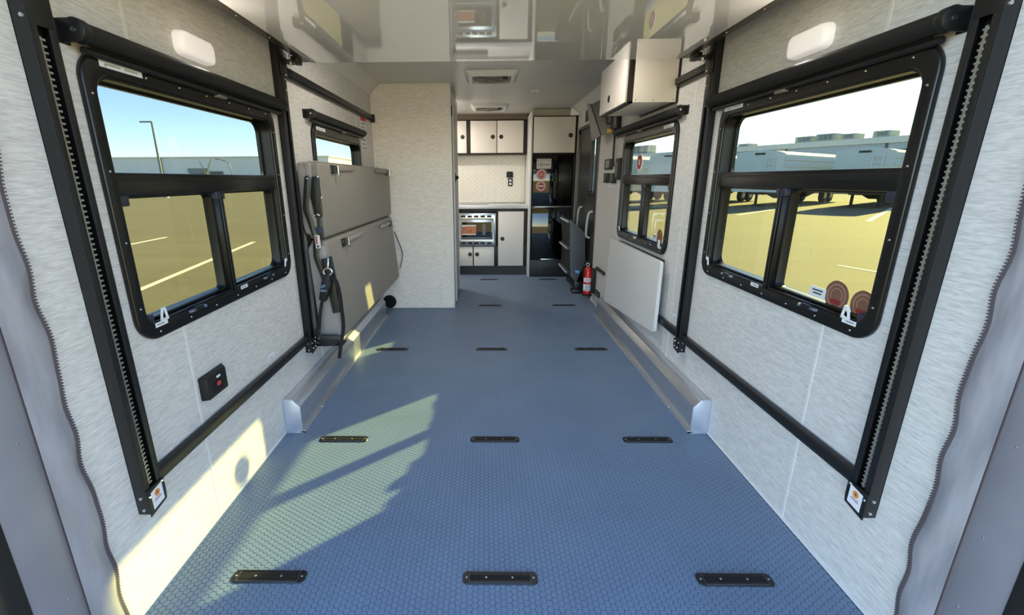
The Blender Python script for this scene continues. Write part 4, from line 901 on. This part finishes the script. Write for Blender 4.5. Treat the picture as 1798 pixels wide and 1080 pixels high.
# ------------------------------------------------------------------ outside
ZG = -.55
GM = mat('sunlit_asphalt', (122, 110, 80), .9, noise=((.12, 1.2, 1), .9, 1.08), bump=((30, 30, 30), .3, .02))
b = B(); b.box(-400, 400, -150, 500, ZG-.3, ZG)
tag(b.obj('parking_lot', GM, smooth=False), 'sunlit asphalt parking lot outside the windows', 'ground', kind='structure')
LINEP = mat('white_line_paint', (236, 232, 206), .8)
def pline(a, c, wd, label):
    a = Vector((*a, ZG)); c = Vector((*c, ZG)); d = (c-a).normalized(); n = Vector((-d.y, d.x, 0))*wd/2
    b = B(); b.prism([a-n, c-n, c+n, a+n], [q+Vector((0, 0, .008)) for q in (a-n, c-n, c+n, a+n)])
    tag(b.obj('parking_line', LINEP, smooth=False), label, 'road marking', 'white parking lines')
pline((-6.35, 7.2), (-7.67, 14.54), .12, 'long white parking line outside the large left window')
pline((-11.40, 13.8), (-11.53, 15.9), .12, 'short white parking line further out on the left')
pline((7.95, 10.1), (8.30, 9.0), .10, 'short white parking line near the large right window')
pline((17.2, 20.6), (25.9, 29.4), .2, 'white parking line beside the nearer parked trailer')
pline((13.5, 24.5), (22.5, 33.0), .22, 'white parking line between the two nearer parked trailers')
# long pale building on the left
t = thing('warehouse', 'long pale warehouse across the lot on the left', 'building', (-90, 95, ZG))
PALE = mat('pale_warehouse_wall', (253, 249, 238), .8)
b = B(); b.box(-190, -31, 92, 120, ZG, 5.8); b.obj('wall', PALE, t, smooth=False)
b = B(); b.box(-190.3, -30.7, 91.7, 120.3, 5.8, 6.0); b.obj('parapet', PALE, t, smooth=False)
b = B(); b.box(-59.1, -55.4, 91.6, 92, 2.95, 3.8); b.obj('sign_panel', mat('grey_sign_panel', (150, 158, 150), .7), t, smooth=False)
FW = mat('far_window_glass', (70, 82, 84), .2)
for k in range(6):
    b = B(); b.box(-58.9+k*.58, -58.5+k*.58, 91.8, 92, 2.2, 2.85); b.obj('window', FW, t, smooth=False)
for k in range(5):
    b = B(); b.box(-54.9+k*.55, -54.5+k*.55, 91.8, 92, 2.2, 3.2); b.obj('window', FW, t, smooth=False)
b = B(); b.box(-64.6, -64.3, 91.7, 92, ZG, 5.8); b.obj('downpipe', mat('tan_downpipe', (170, 150, 120), .8), t, smooth=False)
# lamp posts left
LP = mat('grey_lamp_post', (128, 136, 138), .5)
t = thing('street_lamp', 'tall grey parking lot lamp post seen through the large left window', 'street lamp', (-38.73, 55, ZG))
b = B(); b.cyl((-38.73, 55, ZG), (-38.73, 55, 8.05), .16, .11); b.obj('pole', LP, t); b = B(); b.cyl((-38.73, 55, ZG), (-38.73, 55, ZG+.7), .35); b.obj('footing', GROUT, t)
b = B(); b.box(-40.1, -38.7, 54.9, 55.1, 7.95, 8.1); b.obj('lamp_head', LP, t)
t = thing('street_lamp', 'small curved street lamp in front of the pale warehouse', 'street lamp', (-41.3, 75, ZG))
b = B(); b.tube(bez([(-41.3, 75, ZG), (-41.3, 75, 3.2), (-41.8, 75, 4.3), (-43.0, 75, 4.75)], 5), .07, 6); b.obj('pole', LP, t); b = B(); b.box(-43.6, -42.9, 74.9, 75.1, 4.68, 4.8); b.obj('lamp_head', LP, t)
# bare tree
BARK = mat('bare_bark', (150, 140, 110), .9)
def tree(x, y, h, label, seed):
    random.seed(seed); t = thing('bare_tree', label, 'tree', (x, y, ZG)); b = B(); b.tube(bez([(x, y, ZG), (x+.1, y, ZG+h*.4), (x, y, ZG+h*.6)], 4), .06, 6); b.obj('trunk', BARK, t)
    for k in range(9):
        a = random.uniform(0, 6.3); q = Vector((x+.05, y, ZG+h*random.uniform(.35, .6))); e = q+Vector((math.cos(a)*h*.16, math.sin(a)*h*.16, h*random.uniform(.25, .4)))
        b = B(); b.tube(bez([q, q.lerp(e, .5)+Vector((0, 0, -.1)), e], 4), .03, 5); b.obj('branch', BARK, t)
tree(-45.4, 75, 6.0, 'bare tree in front of the pale warehouse', 1)
# warehouse on the right
t = thing('warehouse', 'long blue grey warehouse with white roof edge behind the trailers', 'building', (50, 75, ZG))
P0 = Vector((62.7, 47, 0)); dr_ = Vector((-10.5, 22, 0)).normalized(); nn = Vector((dr_.y, -dr_.x, 0))
def ob(a, c, z0_, z1_, d0, d1, name, m_, par):
    q0, q1 = P0+dr_*a, P0+dr_*c; return B().prism([q0+nn*d0+Vector((0,0,z0_)), q1+nn*d0+Vector((0,0,z0_)), q1+nn*d1+Vector((0,0,z0_)), q0+nn*d1+Vector((0,0,z0_))], [q0+nn*d0+Vector((0,0,z1_)), q1+nn*d0+Vector((0,0,z1_)), q1+nn*d1+Vector((0,0,z1_)), q0+nn*d1+Vector((0,0,z1_))]).obj(name, m_, par, smooth=False)
ob(-40, 150, ZG, 5.75, 0, 45, 'wall', mat('blue_grey_cladding', (206, 214, 216), .7), t)
ob(-40.3, 150.3, 5.75, 6.55, -.3, 45.3, 'roof_edge', mat('cream_fascia', (252, 248, 232), .7), t)
for k in range(8): ob(-20.5+k*13.3, -20.2+k*13.3, ZG, 5.75, -.12, 0, 'downpipe', mat('dark_downpipe', (104, 106, 104), .6), t)
ob(17, 20.5, 4.0, 4.9, -.05, 0, 'window', FW, t)
RU = mat('rooftop_unit_grey', (170, 176, 168), .7)
for a, c, h, lab in ((20.4, 22.4, .95, 'grey rooftop unit on the right warehouse, nearest the window edge'), (24.6, 26.4, .9, 'grey rooftop unit on the right warehouse, right of the paired units'),
                     (27.4, 29.9, 1.15, 'larger grey rooftop unit on the right warehouse, right one of the pair'), (30.5, 33.0, 1.0, 'grey rooftop unit on the right warehouse, left one of the pair'),
                     (41.0, 43.0, .6, 'low small rooftop unit on the right warehouse above the left trailer'), (65, 70.5, 1.9, 'large rooftop unit seen through the far right window')):
    r_ = thing('rooftop_unit', lab, 'rooftop unit', tuple(P0+dr_*a+nn*4+Vector((0, 0, 6.55))), 'rooftop units on the right warehouse')
    ob(a, c, 6.7, 6.6+h, 2, 4.5, 'housing', RU, r_); ob(a+.2, c-.2, 6.55, 6.7, 2.2, 4.3, 'curb', RU, r_)
    for k in range(3): ob(a+.3+k*(c-a-.6)/3, a+.3+(k+.7)*(c-a-.6)/3, 6.9, 6.45+h, 1.95, 2, 'louvre', mat('unit_louvre', (130, 136, 130), .7), r_)
# parked hopper trailers
TB = mat('trailer_blue_grey', (206, 218, 216), .5); TBD = mat('trailer_frame_dark', (52, 52, 50), .7); TR = mat('trailer_white_roof', (240, 238, 228), .6); TYRE = mat('tyre_rubber', (28, 28, 28), .8)
def trailer(foot, ax, wd, label, L=13.):
    a = Vector((*ax, 0)).normalized(); sd = Vector((a.y, -a.x, 0))  # a: length direction, sd: towards the right of the front face
    O = Vector((*foot, ZG)); t = thing('grain_trailer', label, 'trailer', tuple(O), 'parked grain trailers')
    P = lambda u, v, z: O + a*u + sd*v + Vector((0, 0, z))
    H0, H1 = .97, 3.35; n = 10; h = wd/2
    def front(u): return [P(u, -h, H0), P(u, h, H0), P(u, h, H1)] + [P(u, h*math.cos(math.pi*i/n), H1+.30*math.sin(math.pi*i/n)) for i in range(1, n)] + [P(u, -h, H1)]
    b = B(); b.prism(front(0), front(L)); b.obj('hopper_body', TB, t, smooth=False)
    rf = lambda u: [P(u, h*1.02*math.cos(math.pi*i/n), H1+.31*math.sin(math.pi*i/n)) for i in range(n+1)]
    b = B(); b.prism(rf(.05), rf(L)); b.obj('tarp_roof', TR, t, smooth=False)
    for k in range(5):
        z = 1.3+k*.42; b = B(); b.prism([P(.1, h, z), P(L, h, z), P(L, h+.05, z+.03), P(.1, h+.05, z+.03)], [P(.1, h, z+.2), P(L, h, z+.2), P(L, h+.05, z+.17), P(.1, h+.05, z+.17)]); b.obj('side_rib', TB, t, smooth=False)
    b = B(); b.prism([P(-.04, -h, H0), P(-.04, h, H0), P(0, h, H0), P(0, -h, H0)], [P(-.04, -h, H0+.5), P(-.04, h, H0+.5), P(0, h, H0+.5), P(0, -h, H0+.5)]); b.obj('front_bumper', TB, t, smooth=False)
    for v in (.15*wd, .32*wd):
        b = B(); b.cyl(P(-.1, v, 1.0), P(-.1, v, 3.25), .035, n=6); b.obj('ladder_rail', WHITE, t)
    for k in range(6):
        b = B(); b.cyl(P(-.1, .15*wd, 1.2+k*.38), P(-.1, .32*wd, 1.2+k*.38), .025, n=6); b.obj('ladder_rung', WHITE, t)
    b = B(); b.prism([P(-.05, -.3, 3.38), P(-.05, .3, 3.38), P(-.05, .3, 3.5), P(-.05, -.3, 3.5)], [P(0, -.3, 3.38), P(0, .3, 3.38), P(0, .3, 3.5), P(0, -.3, 3.5)]); b.obj('front_vent', TBD, t, smooth=False)
    b = B(); b.prism([P(.3, -.5, .8), P(L, -.5, .8), P(L, .5, .8), P(.3, .5, .8)], [P(.3, -.5, H0), P(L, -.5, H0), P(L, .5, H0), P(.3, .5, H0)]); b.obj('chassis', TBD, t, smooth=False)
    for v in (-.75, .75):
        b = B(); b.cyl(P(2.2, v, 0), P(2.2, v, 1), .09, n=8); b.cyl(P(2.2, v, 0), P(2.2, v, .06), .2, n=8); b.obj('landing_leg', TBD, t)
        for u in (L-3.2, L-1.9):
            b = B(); b.lathe([(.2, 0), (.5, .0), (.52, .06), (.52, .24), (.5, .3), (.2, .3)], P(u, v*1.25-.15, .52), sd, 20); wv = b.obj('wheel', TYRE, t); b = B(); b.lathe([(.25, 0), (.2, .05), (.08, .08)], P(u, v*1.25+.15 if v > 0 else v*1.25-.15, .52), sd if v > 0 else -sd, 14); b.obj('hub', TR, wv)
    for u in (4.2, 8.2):
        b = B(); b.prism([P(u-1.4, -.8, H0), P(u+1.4, -.8, H0), P(u+1.4, .8, H0), P(u-1.4, .8, H0)], [P(u-.3, -.3, .45), P(u+.3, -.3, .45), P(u+.3, .3, .45), P(u-.3, .3, .45)]); b.obj('hopper_chute', TBD, t, smooth=False)
    return P
AX = (.8, .6)
trailer((23.6, 29.6), AX, 3.0, 'blue grey grain trailer nearest the right edge of the large right window')
trailer((18.3, 31.6), AX, 3.0, 'blue grey grain trailer with white ladder, left of the nearest trailer')
trailer((13.0, 33.6), AX, 3.0, 'blue grey grain trailer seen through the far right window')
trailer((7.7, 35.6), AX, 3.0, 'blue grey grain trailer farthest left in the parked row')
